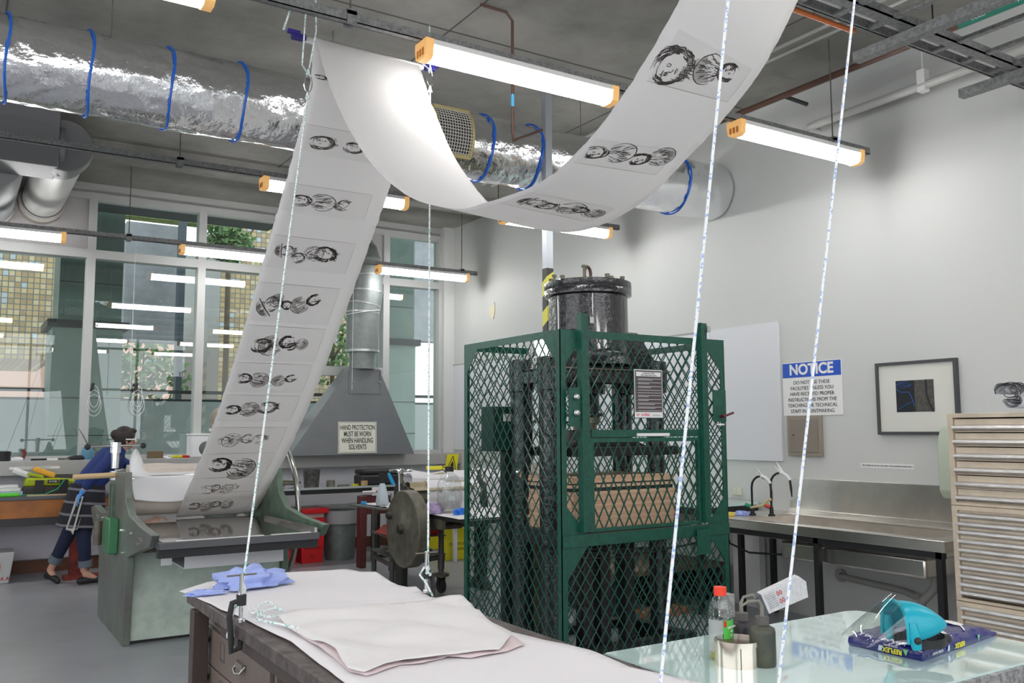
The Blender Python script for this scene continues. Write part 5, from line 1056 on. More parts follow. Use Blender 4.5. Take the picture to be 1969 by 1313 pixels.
# white sheet draped over the cross bar
sp=[W(247,958,1,yr-.19),W(258,925,1,yr-.19)]
xl=W(250,940,1,yr-.18).x; xr_=W(392,900,1,yr-.18).x
def sh(u,v):
    x=xl+u*(xr_-xl)
    if v<.55: k=v/.55; return (x+.03*(1-k)*(1-u),yr-.20+.02*math.sin(4*u+2*k)+.05*k,.985+.05*(1-u)*.0+(.165-.0)*k-.03*math.sin(3*u)*(1-k))
    k=(v-.55)/.45; pk=math.exp(-((u-.08)/.10)**2)*.17; return (x+.02*k,yr-.15+.16*k,1.15+(.05+pk)*k)
o=solo('draped_sheet',MB().grid(sh,40,30),PAPERW,'white paper sheet draped over the chrome bar of the green press','paper')
o.modifiers.new('thickness','SOLIDIFY').thickness=.001
# ================================================================ THE PRINTED SCROLL
def cat(P,n):
    P=[Vector(p) for p in P]; out=[]
    ext=[P[0]*2-P[1]]+P+[P[-1]*2-P[-2]]
    m=len(P)-1
    for i in range(n+1):
        s=min(i/n*m,m-1e-6); k=int(s); u=s-k; a,b,c,d=ext[k:k+4]
        out.append(.5*((2*b)+(c-a)*u+(2*a-5*b+4*c-d)*u*u+(3*b-a-3*c+d)*u**3))
    return out
XLs,XRs=1.575,2.205
kk=.955
L2=[(4.67,3.715),(4.38,3.29),(3.94,2.84),(3.47,2.53),(3.04,2.375),(2.78,2.34),(2.42,2.33),(2.18,2.39),(1.98,2.49),(1.73,2.68),(1.52,2.93),(1.36,3.2)]
R2=[(4.69,3.715),(4.47,3.34),(4.16,2.93),(3.72,2.57),(3.28,2.405),(2.96,2.365),(2.65,2.41),(2.42,2.51),(2.20,2.62),(2.00,2.76),(1.80,3.0),(1.62,3.25)]
sc=lambda q:(q[0]*kk,1.5+(q[1]-1.5)*kk)
NU=220
LP=cat([(XLs,*sc(q)) for q in L2],NU); RP=cat([(XRs,*sc(q)) for q in R2],NU)
def SU(s,t): 
    f=max(0,min(NU-1e-6,t*NU)); i=int(f); u=f-i; a=LP[i].lerp(LP[i+1],u); b=RP[i].lerp(RP[i+1],u); return a.lerp(b,s)
strip=[(4.69,3.715),(4.76,3.42),(5.09,3.04),(5.53,2.60),(6.2,1.96),(6.9,1.40),(7.84,.795)]
SPs=cat([(0,*sc(q)) for q in strip],NU)
def SD(s,t):
    f=max(0,min(NU-1e-6,t*NU)); i=int(f); u=f-i; p=SPs[i].lerp(SPs[i+1],u)
    return Vector((XLs-.0+s*(XRs-XLs)+.02*t*t*0,p.y,p.z))
def edge(t,k): return .006*noise.noise(Vector((t*60,k,0)))+.003*noise.noise(Vector((t*240,k,1)))
scroll=thing('printed_scroll','long white paper scroll printed with rows of heads, hanging down to the green press','paper scroll',(1.9,4.46,3.62))
NSG=12
def gs(S,tag):
    mb=MB(); n=NU
    vs=[]
    for j in range(n+1):
        t=j/n
        for i in range(NSG+1):
            s=i/NSG
            if i==0: s-=edge(t,tag)/.63
            if i==NSG: s+=edge(t,tag+5)/.63
            p=S(s,t)
            vs.append(p)
    mb.add(vs,[(j*(NSG+1)+i,j*(NSG+1)+i+1,(j+1)*(NSG+1)+i+1,(j+1)*(NSG+1)+i) for j in range(n) for i in range(NSG)]); return mb
SHEETM=papermat('cotton_paper_sheet',(.87,.86,.855),.52)
def addsheet(name,S,tag):
    o=part(name,gs(S,tag),SHEETM,scroll,smooth=180); so=o.modifiers.new('thickness','SOLIDIFY'); so.thickness=.0006; so.offset=0; return o
addsheet('paper_swag',SU,1); addsheet('paper_strip',SD,2)
def locate(S,px,py):
    best=None
    for i in range(21):
        for j in range(0,401):
            q=PJ(S(i/20,j/400)); d=(q[0]-px)**2+(q[1]-py)**2
            if best is None or d<best[0]: best=(d,i/20,j/400)
    return best[1],best[2]
def frame_at(S,s,t):
    p=S(s,t); e=.004; du=(S(s+e,t)-S(s-e,t)).normalized(); dv=(S(s,t+e)-S(s,t-e)).normalized(); n=du.cross(dv).normalized()
    if n.dot(Vector((0,0,H))-p)<0: n=-n
    return p,du,dv,n
LEN={}
def length(S):
    if S not in LEN: LEN[S]=sum((S(.5,(i+1)/100)-S(.5,i/100)).length for i in range(100))
    return LEN[S]
def onsheet(S,s,t,x,y,off):     # x metres across, y metres along from (s,t)
    s2=s+x/.63; t2=t+y/length(S); p,du,dv,n=frame_at(S,s2,t2); return p+n*off
def ribbon(mb,S,s,t,pts,w,off=.0012):
    n=len(pts); vs=[]
    for i,(x,y) in enumerate(pts):
        a=pts[max(i-1,0)]; b=pts[min(i+1,n-1)]; dx,dy=b[0]-a[0],b[1]-a[1]; l=math.hypot(dx,dy) or 1
        ww=w*(.35+.65*math.sin(math.pi*(i+.5)/n)); nx,ny=-dy/l*ww/2,dx/l*ww/2
        vs+=[onsheet(S,s,t,x+nx,y+ny,off),onsheet(S,s,t,x-nx,y-ny,off)]
    mb.add(vs,[(2*i,2*i+1,2*i+3,2*i+2) for i in range(n-1)])
def head(S,px,py,size,kind,seed,tone=0,rot=None,asp=1.0,wide=1.0):
    rn=random.Random(seed); s,t=locate(S,px,py); mb=MB(); fill=MB(); R_=size*.56
    th=math.radians(rot if rot is not None else rn.uniform(150,200)); ct,st=math.cos(th),math.sin(th)
    T=lambda x,y:((x*ct-y*st)*R_*wide,(x*st+y*ct)*R_*asp)
    def line(pts,w): ribbon(mb,S,s,t,[T(*p) for p in pts],w*R_)
    def arcp(cx,cy,rx,ry,a0,a1,n=9,j=0): return [(cx+rx*math.cos(math.radians(a0+(a1-a0)*i/n))+rn.uniform(-j,j),cy+ry*math.sin(math.radians(a0+(a1-a0)*i/n))+rn.uniform(-j,j)) for i in range(n+1)]
    def wash(cx,cy,rx,ry,a0,a1,inner):
        n=14; o_=arcp(cx,cy,rx,ry,a0,a1,n,.03); i_=arcp(cx,cy,rx*inner,ry*inner,a0,a1,n,.02)
        vs=[]
        for p,q in zip(o_,i_): vs+=[onsheet(S,s,t,*T(*p),.0010),onsheet(S,s,t,*T(*q),.0010)]
        fill.add(vs,[(2*i,2*i+1,2*i+3,2*i+2) for i in range(n)])
    bust = kind in('bust','dark'); hx,hs=(.52,.52) if bust else (.15,.85)
    if kind=='hat': hx,hs=.0,.7
    fx=lambda x:hx+x*hs
    def L(pts,w): line([(fx(x),y*hs) for x,y in pts],w)
    A=lambda cx,cy,rx,ry,a0,a1,n=9,j=.01: arcp(cx,cy,rx,ry,a0,a1,n,j)
    # face in three quarter view: features on the +y side
    L(A(0,.08,.62,.56,-20,200,14),.04); L(A(.16,.30,.11,.07,0,350,9),.035); L(A(.16,.30,.04,.04,0,350,6),.05); L([(.30,.16),(.33,.32),(.27,.46)],.05)
    L(A(.18,-.06,.10,.06,0,350,9),.03); L([(.10,.20),(-.05,.22),(-.12,.14),(-.10,.08)],.04); L([(-.26,.02),(-.24,.16),(-.27,.28)],.05); L([(-.32,.06),(-.33,.22)],.03); L([(-.52,-.1),(-.56,.1),(-.50,.30)],.035)
    hair_a=(35,330) if kind in('hair','beard') else (20,290)
    nh={'light':26,'bust':60,'hat':40}.get(kind,95)
    for k in range(nh):
        a0=rn.uniform(*hair_a); rr=rn.uniform(.60,1.0); sp=rn.uniform(14,46); w=rn.uniform(.02,.055)
        if 60<a0<120 and kind!='beard': rr=rn.uniform(.82,.98)
        L(A(.02+.05*math.sin(k),-.02,rr*(1.0),rr*.80,a0,a0+sp,5,.025),w)
    if kind in('hair','dark','beard'):
        wash(fx(.02),-.02*hs,.95*hs,.76*hs,hair_a[0]+90,hair_a[1]-40,.72)
        for k in range(14):
            a0=math.radians(rn.uniform(*hair_a)); r0=rn.uniform(.72,.95); L(A(r0*math.cos(a0),r0*.8*math.sin(a0),.09,.08,0,300,7,.01),.035)
    if kind=='wild':
        for k in range(46):
            a0=math.radians(rn.uniform(100,330)); r0=.62; ln=rn.uniform(.25,.5); j=rn.uniform(-.35,.35)
            L([(r0*math.cos(a0),r0*.8*math.sin(a0)),((r0+ln*.6)*math.cos(a0+j*.4),(r0+ln*.6)*.8*math.sin(a0+j*.4)),((r0+ln)*math.cos(a0+j),(r0+ln)*.8*math.sin(a0+j))],.05)
    if kind=='hat':
        wash(.62,0,.34,.50,-90,95,.35); line(arcp(.55,0,.42,.62,-95,95,12,.015),.06); line([(.46,-.78),(.50,0),(.44,.82)],.09)
        for k in range(26): y=rn.uniform(-.5,.5); line([(.58,y),(.74,y*.85),(.88,y*.6)],.03)
    # neck, collar and drapery flow
    if bust:
        line(arcp(-.42,-.04,.62,.62,62,298,16,.015),.05)
        for k in range(60):
            q=rn.uniform(-1,1); x0=rn.uniform(-.95,-.1); ln=rn.uniform(.15,.4); hgt=.60*math.sqrt(max(.05,1-((x0+.42)/.64)**2))
            line([(x0,q*hgt),(x0+ln*.5,q*hgt*.9+.04*math.sin(k)),(min(.05,x0+ln),q*hgt*.72)],rn.uniform(.015,.038))
        if kind=='dark': wash(-.42,-.04,.58,.58,120,300,.45)
    else:
        for k in range(16): y=rn.uniform(-.35,.3); line([(fx(-.6),y*hs),(fx(-.85),y*hs*1.15),(fx(-1.05-.1*rn.random()),y*hs*1.5)],.022)
    o=part('etched_head',mb,{0:INK,1:INKG}[tone],scroll,smooth=0)
    if fill.v: part('ink_tone',fill,INKT,o,smooth=0)
    return o
def plate(S,px,py,w,h,rot=0):
    s,t=locate(S,px,py); s=min(.56,max(.44,s)); mb=MB(); n=12; vs=[]
    for j in range(n+1):
        for i in range(n+1): vs.append(onsheet(S,s,t,(i/n-.5)*w,(j/n-.5)*h,.0008))
    mb.add(vs,[(j*(n+1)+i,j*(n+1)+i+1,(j+1)*(n+1)+i+1,(j+1)*(n+1)+i) for j in range(n) for i in range(n)])
    o=part('plate_mark',mb,PLATE,scroll,smooth=180); e1=MB(); e2=MB(); ribbon(e1,S,s,t,[((i/10-.5)*w,-h/2) for i in range(11)],.004,.001); ribbon(e1,S,s,t,[(w/2,(i/10-.5)*h) for i in range(11)],.002,.001); ribbon(e2,S,s,t,[((i/10-.5)*w,h/2) for i in range(11)],.005,.001)
    part('plate_edge',e1,INKT,o,smooth=0); part('embossed_edge',e2,WHITE,o,smooth=0)
H_=[(626,274,.15,'hair',1,0,160),(684,284,.13,'beard',2,0,170),(601,386,.21,'bust',3,0,175),(657,392,.11,'hat',4,0,120),(551,482,.12,'hat',5,0,170),(588,490,.16,'bust',6,0,150),(629,490,.15,'wild',7,0,190),(522,584,.15,'hat',8,0,140),(545,583,.12,'dark',108,0,20),(590,584,.15,'dark',9,0,330),(503,663,.13,'hair',10,0,170),(535,661,.19,'dark',11,0,340),(572,664,.11,'dark',12,0,160),(485,729,.17,'dark',13,0,185),(544,728,.13,'dark',14,0,340),(465,787,.18,'dark',15,0,175),(521,785,.14,'hair',16,0,170),(433,848,.11,'light',17,0,175),(463,846,.18,'bust',18,1,350),(505,843,.11,'light',19,0,170),(442,895,.28,'dark',20,0,195),(400,941,.12,'light',21,1,185),(425,938,.14,'bust',22,1,190),(450,936,.08,'light',23,1,185),(383,972,.15,'dark',24,1,185),(425,969,.14,'dark',25,1,185),(632,152,.12,'dark',26,0,180)]
for a in (( 655,278),(615,388),(590,488),(558,583),(537,662),(515,728),(492,786),(467,845),(437,895),(424,939),(405,970)): plate(SD,a[0],a[1],.52,.235 if a[1]<600 else .23)
for px,py,sz,kd,sd,tn,rt in H_: head(SD,px,py,sz,kd,sd,tn,rt,wide=1.15)
for a,h in (((1355,140),.20),((1200,300),.20),((1075,400),.20)): plate(SU,a[0],a[1],.50,h)
for px,py,sz,kd,sd,tn,rt in ((1300,130,.21,'hair',31,0,190),(1380,137,.20,'dark',32,0,10),(1168,292,.22,'bust',33,0,190),(1253,303,.21,'dark',34,0,200),(1030,388,.14,'hat',35,0,180),(1075,400,.20,'bust',36,0,190),(1130,406,.15,'dark',37,0,170),(975,428,.18,'dark',38,0,170)): head(SU,px,py,sz,kd,sd,tn,rt,wide=1.1)
# rods carrying the scroll
BY,BZ_=4.69*kk,1.5+2.215*kk
t=thing('hanging_bar','white tube with blue plastic ends holding the scroll, at the left ropes','bar',(1.9,BY,BZ_-.02))
part('tube',MB().cyl((1.53,BY+.003,BZ_-.018),(2.235,BY+.003,BZ_-.018),.0165,n=20),WHITE,t)
DB=mat('navy_plastic',(.03,.02,.22),.4)
for s,x in ((-1,1.53),(1,2.235)): part('end_grip',MB().box(x-(.075 if s<0 else 0),x+(0 if s<0 else .075),BY-.02,BY+.02,BZ_-.03,BZ_-.0).box(x-(.10 if s<0 else -.04),x+(-.03 if s<0 else .10),BY-.014,BY+.014,BZ_-.002,BZ_+.018),DB,t,bevel=.004)
B2L=Vector((XLs,L2[-1][0]*kk,1.5+(L2[-1][1]-1.5)*kk)); B2R=Vector((XRs,R2[-1][0]*kk,1.5+(R2[-1][1]-1.5)*kk)); d=(B2R-B2L).normalized()
solo('hanging_bar',MB().cyl(B2L-d*.08,B2R+d*.1,.0165,n=16),WHITE,'white tube holding the near end of the scroll above the frame','bar')
# ropes
def rope(pts,m,lab,r=.0042,knots=()):
    t=thing('rope',lab,'rope',pts[0]); part('cord',MB().tube(pts,r,8),m,t)
    for k in knots:
        q=MB()
        for j in range(3): q.tube([Vector(k)+Vector((.010*math.cos(a+j),.010*math.sin(a+j*2),.008*j-.008+.009*math.sin(2*a+j))) for a in [2*math.pi*i/12 for i in range(12)]],r*.95,6,closed=True)
        part('knot',q,m,t)
    return t
TZ=.86
f1=W(465,1128,1,3.19); f1=Vector((W(466,1130,1,3.19).x,3.19,W(466,1130,1,3.19).z)); 
k1=W(592,185,1,4.40); u1=W(606,-60,1,4.12)
r1=rope([f1,k1],ROPEG,'green flecked rope from the left table clamp up to the carabiner left of the scroll',knots=(k1,f1))
kc=k1+Vector((0,0,.07))
bm_=MB().tube([kc+Vector((.022*math.sin(a)*(1.0),0,.05*math.cos(a))) for a in [2*math.pi*i/20 for i in range(20)]],.004,8,closed=True); solo('carabiner',bm_,CHROME,'steel carabiner joining the ropes at the left of the scroll','carabiner')
kt=kc+Vector((0,0,.055)); rope([kt,W(608,60,1,4.30),u1],ROPEG,'green flecked rope from the left carabiner past the bar to the strut',knots=(kt,))
rope([kt+Vector((-.005,0,0)),W(581,125,1,4.36),W(588,25,1,4.25),W(586,-60,1,4.12)],ROPEG,'outer green flecked rope loop left of the blue bar end')
rope([W(560,3,1,4.1),W(556,25,1,4.12),W(545,57,1,4.12)],ROPEG,'short loose rope end hanging left of the blue bar end',r=.005)
f2=W(823,1098,1,3.23); k2=W(827,172,1,4.40)
rope([f2,k2],ROPEG,'rope from the second table clamp up to the carabiner right of the bar',knots=(k2,f2))
kc=k2+Vector((0,0,.065)); solo('carabiner',MB().tube([kc+Vector((.018*math.sin(a),0,.045*math.cos(a))) for a in [2*math.pi*i/20 for i in range(20)]],.004,8,closed=True),CHROME,'steel carabiner joining the ropes at the right of the bar','carabiner')
kt=kc+Vector((0,0,.05)); rope([kt,W(826,50,1,4.12)],ROPEG,'rope from the right carabiner up to the strut by the large light',knots=(kt,))
rope([W(816,70,1,4.2),W(808,118,1,4.46),kt],ROPEG,'short rope wrapped round the right blue bar end')
a=W(1262,1395,1,1.5); b=W(1400,0,1,1.52); d=(b-a); rope([a,b,b+d*.42],ROPEB,'blue flecked rope crossing in front of the scroll and the cage',r=.0038)
a=W(1488,1395,1,1.5); b=W(1643,0,1,1.66); d=(b-a); rope([a,b,b+d*.38],ROPEB,'blue flecked rope crossing the NOTICE sign, rightmost of the ropes',r=.0038)
# ================================================================ PAPER COVERED PLAN TABLE
TT=.85
t=thing('plan_drawer_table','brown metal plan drawer table with a worn dark wooden top','table',(1.3,2.4,0))
tx0,tx1,ty0,ty1=.865,1.645,.55,3.86
part('table_top',MB().box(tx0,tx1,ty0,ty1,TT-.045,TT),DKWOOD,t,bevel=.004)
part('table_frame',MB().box(tx0+.03,tx1-.03,ty0+.05,ty1-.42,TT-.10,TT-.045),mat('dark_brown_frame',(.06,.04,.035),.5),t)
lg=W(379,1175,1,3.55)
for x,y in ((tx0+.015,ty1-.16),(tx1-.06,ty1-.33),(tx0+.05,ty0+.10),(tx1-.06,ty0+.10)): part('leg',MB().box(x-.03,x+.03,y-.03,y+.03,0,TT-.046),mat('dark_brown_frame',(.06,.04,.035),.5),t,bevel=.003)
cx0=.935
yA=W(391,1190,0,cx0).y
cab=t
part('carcass',MB().box(cx0+.004,1.60,yA-.95,yA,.04,.735),BROWN,cab,bevel=.004)
def dz(py): return W(408,py,0,cx0).z
hz=[dz(1215),dz(1288)]; pit=max(.12,hz[0]-hz[1])
z1=.725; k=0
while z1-pit>.06:
    z0_=z1-pit+.006; d=part('drawer',MB().box(cx0-.012,cx0+.004,yA-.93,yA-.02,z0_,z1),BROWN,cab,bevel=.003)
    zc_=(z0_+z1)/2+.015
    for yy in (yA-.10,yA-.62):
        hb=MB().tube([(cx0-.014,yy+.045,zc_+.012),(cx0-.032,yy+.04,zc_-.01),(cx0-.036,yy,zc_-.018),(cx0-.032,yy-.04,zc_-.01),(cx0-.014,yy-.045,zc_+.012)],.0045,8).prism([(yy-.045,zc_+.018),(yy+.045,zc_+.018),(yy+.038,zc_-.004),(yy-.038,zc_-.004)],0,cx0-.026,cx0-.012)
        part('pull_handle',hb,mat('tarnished_steel',(.35,.33,.30),.35,metal=.9),d)
    yy=yA-.36; lh=MB(); 
    for a in ((-.030,-.024,-.035,.035),(.024,.030,-.035,.035)): lh.box(cx0-.016,cx0-.012,yy+a[0],yy+a[1],zc_+a[2],zc_+a[3])
    lh.box(cx0-.016,cx0-.012,yy-.024,yy+.024,zc_+.029,zc_+.035).box(cx0-.016,cx0-.012,yy-.024,yy+.024,zc_-.035,zc_-.029)
    part('label_holder',lh,mat('tarnished_steel',(.35,.33,.30),.35,metal=.9),d)
    z1-=pit
# papers
def tp(px,py,z=.857): w=W(px,py,2,z); return (w.x,w.y)
out=[tp(345,1137),tp(400,1118),tp(520,1103),tp(665,1093),tp(692,1100),tp(722,1100),tp(765,1125),tp(783,1129),tp(800,1128),tp(812,1138),tp(826,1146),tp(850,1150),tp(885,1148),tp(930,1190),tp(985,1215),tp(1080,1236),tp(1135,1250),tp(1210,1280),tp(1350,1313),tp(1420,1360),(1.62,1.0),(1.45,.75),(1.15,.8),(.97,1.2),tp(700,1340),tp(648,1300),tp(560,1235),tp(500,1205),tp(480,1194),tp(450,1180),tp(426,1172),tp(405,1160)]
o=crumple('paper_cover',out,.853,NEWS,amp=.007,fr=2.2,cuts=5); o['label']='large creased white paper covering the plan drawer table'; o['category']='paper'
out=[tp(560,1215,.862),tp(640,1200,.862),tp(800,1180,.862),tp(930,1200,.862),tp(1010,1238,.862),tp(975,1252,.862),tp(905,1264,.862),tp(860,1262,.862),tp(810,1276,.862),tp(770,1277,.862),tp(705,1298,.862),tp(672,1290,.862),tp(640,1262,.862),tp(600,1238,.862)]
o=crumple('paper_cover',out,.859,mat('pinkish_newsprint',(.66,.55,.56),.85,bump=.15,bscale=6),amp=.010,fr=6,cuts=5); o['label']='pinkish sheet just showing under the crumpled upper sheet'; o['category']='paper'
out=[tp(532,1190,.868),tp(600,1178,.868),tp(700,1165,.868),tp(800,1158,.868),tp(885,1146,.868),tp(935,1190,.868),tp(985,1222,.868),tp(960,1250,.868),tp(900,1256,.868),tp(800,1270,.868),tp(755,1276,.868),tp(700,1292,.868),tp(668,1288,.868),tp(645,1254,.868),tp(600,1232,.868),tp(560,1212,.868)]
o=crumple('paper_cover',out,.866,mat('newsprint_upper',(.72,.70,.70),.85,bump=.2,bscale=5,bdetail=3),amp=.018,fr=4.5,cuts=5); o['label']='crumpled upper sheet with a lifted edge lying on the larger paper'; o['category']='paper'
c=W(480,1125,2,.865); rag('blue_cloth',(c.x+.0,c.y,.864),.115,BRAG,'crumpled pale blue cloth on the far corner of the paper covered table','cloth',sc=(1.35,.8,.5),seed=2)
p=W(425,1128,2,.864); rag('blue_cloth_tail',(c.x-.20,c.y-.10,.862),.045,BRAG,'small pale blue cloth end trailing left of the crumpled blue cloth','cloth',sc=(1.6,.7,.35),seed=3)
m=MB(); p=[W(a,b,2,.872) for a,b in ((478,1165),(482,1178),(500,1176),(530,1170),(548,1178),(520,1186),(500,1182),(492,1172),(505,1160),(520,1158),(530,1168),(505,1176),(495,1190),(530,1198),(575,1208))]
m.tube(cat(p,90),.0042,7); solo('rope_coil',m,ROPEG,'loose coil of green flecked rope lying on the paper beside the left clamp','rope')
def clamp(px,py,Y,lab,side):
    c=Vector((W(px,py,1,Y).x,Y,TT+.01)); x=c.x; t=thing('table_clamp',lab,'clamp',(x,Y,TT))
    part('screw',MB().cyl((x,Y,TT+.012),(x,Y,TT+.17),.0075,n=12).cyl((x,Y,TT+.01),(x,Y,TT+.02),.014,n=14),CHROME,t); part('tommy_bar',MB().cyl((x-.05,Y,TT+.165),(x+.05,Y,TT+.165),.003,n=8),IRON,t)
    part('collar',MB().cyl((x,Y,TT+.065),(x,Y,TT+.10),.017,n=14),RUBBER,t)
    xo=(tx0-.022) if side<0 else (tx1+.022)
    part('clamp_frame',MB().tube([(x,Y,TT+.082),(xo,Y,TT+.075),(xo-.008*(-side),Y,TT+.03),(xo,Y,TT-.05),(xo-side*.0,Y,TT-.085),(x,Y,TT-.075),(x,Y,TT-.05)],.010,8),RUBBER,t)
    return x
clamp(463,1192,3.10,'black and steel clamp on the near left edge of the paper covered table',-1)
clamp(820,1148,3.24,'steel clamp wrapped in tape on the far right edge of the paper covered table',1)
rope([W(470,1128,1,3.1),W(457,1150,1,3.1),W(455,1165,1,3.1),W(441,1195,1,3.12),W(443,1216,1,3.13)],ROPEG,'rope tail hanging down over the table edge from the left clamp',r=.0048,knots=(W(443,1216,1,3.13),))
rope([W(816,1090,1,3.22),W(807,1105,1,3.22),W(820,1122,1,3.2),W(832,1146,1,3.2)],ROPEG,'rope tail looped round the right clamp',r=.0042)
# ================================================================ GLASS TOPPED TABLE IN THE FOREGROUND
gx0,gx1,gy0,gy1=1.665,2.81,1.40,2.125
t=thing('glass_topped_table','foreground table with a glossy aqua glass top and dark metal edge','table',(2.2,1.8,0))
poly=[(gx0,gy0),(gx1-.02,gy0),(gx1,gy0+.03),(gx1,gy1-.05),(gx1-.015,gy1-.015),(gx1-.05,gy1),(gx0,gy1)]
part('glass_top',MB().prism([(x,y) for x,y in poly],2,TT-.006,TT),AQUA,t)
big=[(gx0,gy0-.015),(gx1,gy0-.015),(gx1+.012,gy0+.02),(gx1+.012,gy1-.05),(gx1-.01,gy1),(gx1-.05,gy1+.012),(gx0,gy1+.012)]
part('edge_trim',MB().prism(big,2,TT-.055,TT-.006),mat('paint_splashed_trim',(.10,.10,.10),.4,col2=(.5,.5,.5),vscale=60,metal=.3),t)
part('frame',MB().box(gx0+.02,gx1-.02,gy0+.02,gy1-.02,TT-.12,TT-.055),BLACK,t)
for x,y in ((gx0+.06,gy0+.06),(gx1-.06,gy0+.06),(gx0+.06,gy1-.06),(gx1-.06,gy1-.06)): part('leg',MB().box(x-.025,x+.025,y-.025,y+.025,0,TT-.12),BLACK,t)
def gp(px,py): return W(px,py,2,TT)
# solvent bottle
p=gp(1388,1266); t=thing('solvent_bottle','clear ribbed bottle with red cap and a green label on the glass table','bottle',p)
hb=(W(1384,1128,1,p.y).z-TT)
prof=[(0,0),(.031,0),(.034,.006),(.034,hb*.58)]+[(.034-(.003 if k%2 else 0),hb*(.58+.022*k)) for k in range(1,8)]+[(.033,hb*.76),(.016,hb*.88),(.014,hb*.89)]
part('bottle_body',MB().lathe(prof,p,32),CLEAR,t,smooth=60); part('liquid',MB().cyl(p+Vector((0,0,.003)),p+Vector((0,0,hb*.20)),.0315,n=28),mat('yellow_oil',(.45,.42,.05),.2,alpha=.75),t)
part('cap',MB().cyl(p+Vector((0,0,hb*.885)),p+Vector((0,0,hb)),.018,n=24),mat('orange_red_cap',(.85,.05,.02),.4),t)
def wrap(p,r,a0,a1,z0,z1,m,nm,par): return part(nm,MB().grid(lambda u,v:(p.x+r*math.cos(math.radians(a0+(a1-a0)*u)),p.y+r*math.sin(math.radians(a0+(a1-a0)*u)),p.z+z0+(z1-z0)*v),14,1),m,par)
wrap(p,.0346,-125,-20,hb*.22,hb*.56,mat('label_green',(.10,.55,.08),.4),'green_label',t); wrap(p,.0350,-122,-108,hb*.47,hb*.555,RED,'red_flash',t); wrap(p,.0346,-230,-128,hb*.12,hb*.56,mat('frosted_label',(.55,.58,.58),.4,alpha=.6),'back_label',t)
vd=Vector((math.cos(math.radians(-75)),math.sin(math.radians(-75)),0)); rd=Vector((-vd.y,vd.x,0))
for k,s in enumerate(('turpentine','oil','1L')): text('label_text',s,.010,p+vd*.0357+Vector((0,0,hb*(.47-.06*k)))-rd*.004,rd,(0,0,1),WHITE,t)
# tin
p=gp(1419,1277)+Vector((0,0,0)); ra=(W(1455,1260,1,p.y)-W(1381,1245,1,p.y)).length*.5*.80
t=thing('ink_tin','open round metal ink tin in front of the two dark bottles','tin',p); ht=W(1415,1228,1,p.y).z-TT; ht=max(.05,min(.09,ht))
part('tin_body',MB().lathe([(ra,0),(ra,ht*.80),(ra*1.03,ht*.81),(ra*1.03,ht),(ra*.98,ht),(ra*.96,.004),(0,.004)],p,48),mat('tin_plate',(.72,.64,.56),.18,metal=1.0),t)
part('ink_surface',MB().cyl(p+Vector((0,0,ht*.60)),p+Vector((0,0,ht*.88)),ra*.955,n=40),mat('brown_ink',(.10,.06,.045),.3),t)
part('seam',MB().cyl(p+Vector((-ra*.62,-ra*.79,0)),p+Vector((-ra*.62,-ra*.79,ht*.8)),.0012,n=6),BLACK,t)
wrap(p,ra+.0006,-30,5,.004,ht*.72,PAPERW,'white_label',t); wrap(p,ra+.001,-28,0,ht*.3,ht*.42,BLACK,'label_print',t)
# dark squeeze bottles
def squeeze(px,py,hpx,lab,m,bend):
    p=gp(px,py); t=thing('squeeze_bottle',lab,'bottle',p); h=W(px,hpx,1,p.y).z-TT; r=.0355
    part('bottle_body',MB().lathe([(0,0),(r*.95,0),(r,.006),(r,h*.82),(r*.93,h*.92),(r*.55,h*.99),(r*.45,h)],p,32),m,t,smooth=50)
    c=part('cap',MB().cyl(p+Vector((0,0,h)),p+Vector((0,0,h+.022)),r*.52,n=20),mat('grubby_cap',(.10,.09,.085),.6),t)
    part('spout_tube',MB().tube([p+Vector((0,0,h+.02)),p+Vector((.0,0,h+.05)),p+Vector((bend*.010,0,h+.065)),p+Vector((bend*.05,.0,h+.068)),p+Vector((bend*.07,.01,h+.055))],[.006,.005,.004,.004,.003],8),mat('grimy_tube',(.20,.19,.16),.4),t); return p,h
squeeze(1428,1258,1192,'black squeeze bottle behind, with a spout bent to the right',mat('sooty_plastic',(.025,.02,.025),.45,var=.4,vscale=30),1)
squeeze(1468,1279,1200,'dark grey green squeeze bottle in front, beside the ink tin',mat('mottled_bottle',(.035,.04,.035),.4,col2=(.08,.08,.05),vscale=25),-1)
# carton resting on the bottles' spouts: a squeezed label bag
p0=W(1478,1155,1,1.93); c=[W(1463,1143,1,1.93),W(1536,1108,1,2.0),W(1550,1118,1,2.0),W(1554,1148,1,2.0),W(1479,1180,1,1.93)]
t=thing('white_carton','white printed carton tilted in the air above the squeeze bottles','carton',p0)
m=MB(); n=len(c); dpt=Vector((.02,.035,0)); m.add([*c,*[q+dpt for q in c]],[tuple(reversed(range(n))),tuple(range(n,2*n))]+[(i,(i+1)%n,n+(i+1)%n,n+i) for i in range(n)])
part('carton_body',m,mat('printed_carton',(.70,.70,.72),.4,col2=(.5,.5,.53),vscale=60),t)
ax_=(c[1]-c[0]).normalized(); uy=(c[0]-c[4]).normalized(); nf=ax_.cross(uy).normalized(); nf = nf if nf.y<0 else -nf
gk=MB().add([c[0]-ax_*.028-nf*-.0,c[0],c[4],c[4]-ax_*.028,c[0]-ax_*.028+dpt,c[0]+dpt,c[4]+dpt,c[4]-ax_*.028+dpt],[(0,1,2,3),(7,6,5,4),(0,4,5,1),(1,5,6,2),(2,6,7,3),(3,7,4,0)])
part('grey_end',gk,mat('slate_grey_card',(.07,.075,.09),.5),t)
for k in range(2):
    for j in range(2):
        q=c[0].lerp(c[4],.3+.4*j)+ax_*(.095+.018*k)+nf*.002; dm=MB()
        dd=[q+ax_*.008,q+uy*.008,q-ax_*.008,q-uy*.008]
        for i in range(4): dm.bar(dd[i],dd[(i+1)%4],.0015,.001,nf)
        part('hazard_diamond',dm,RED,t)
dm=MB()
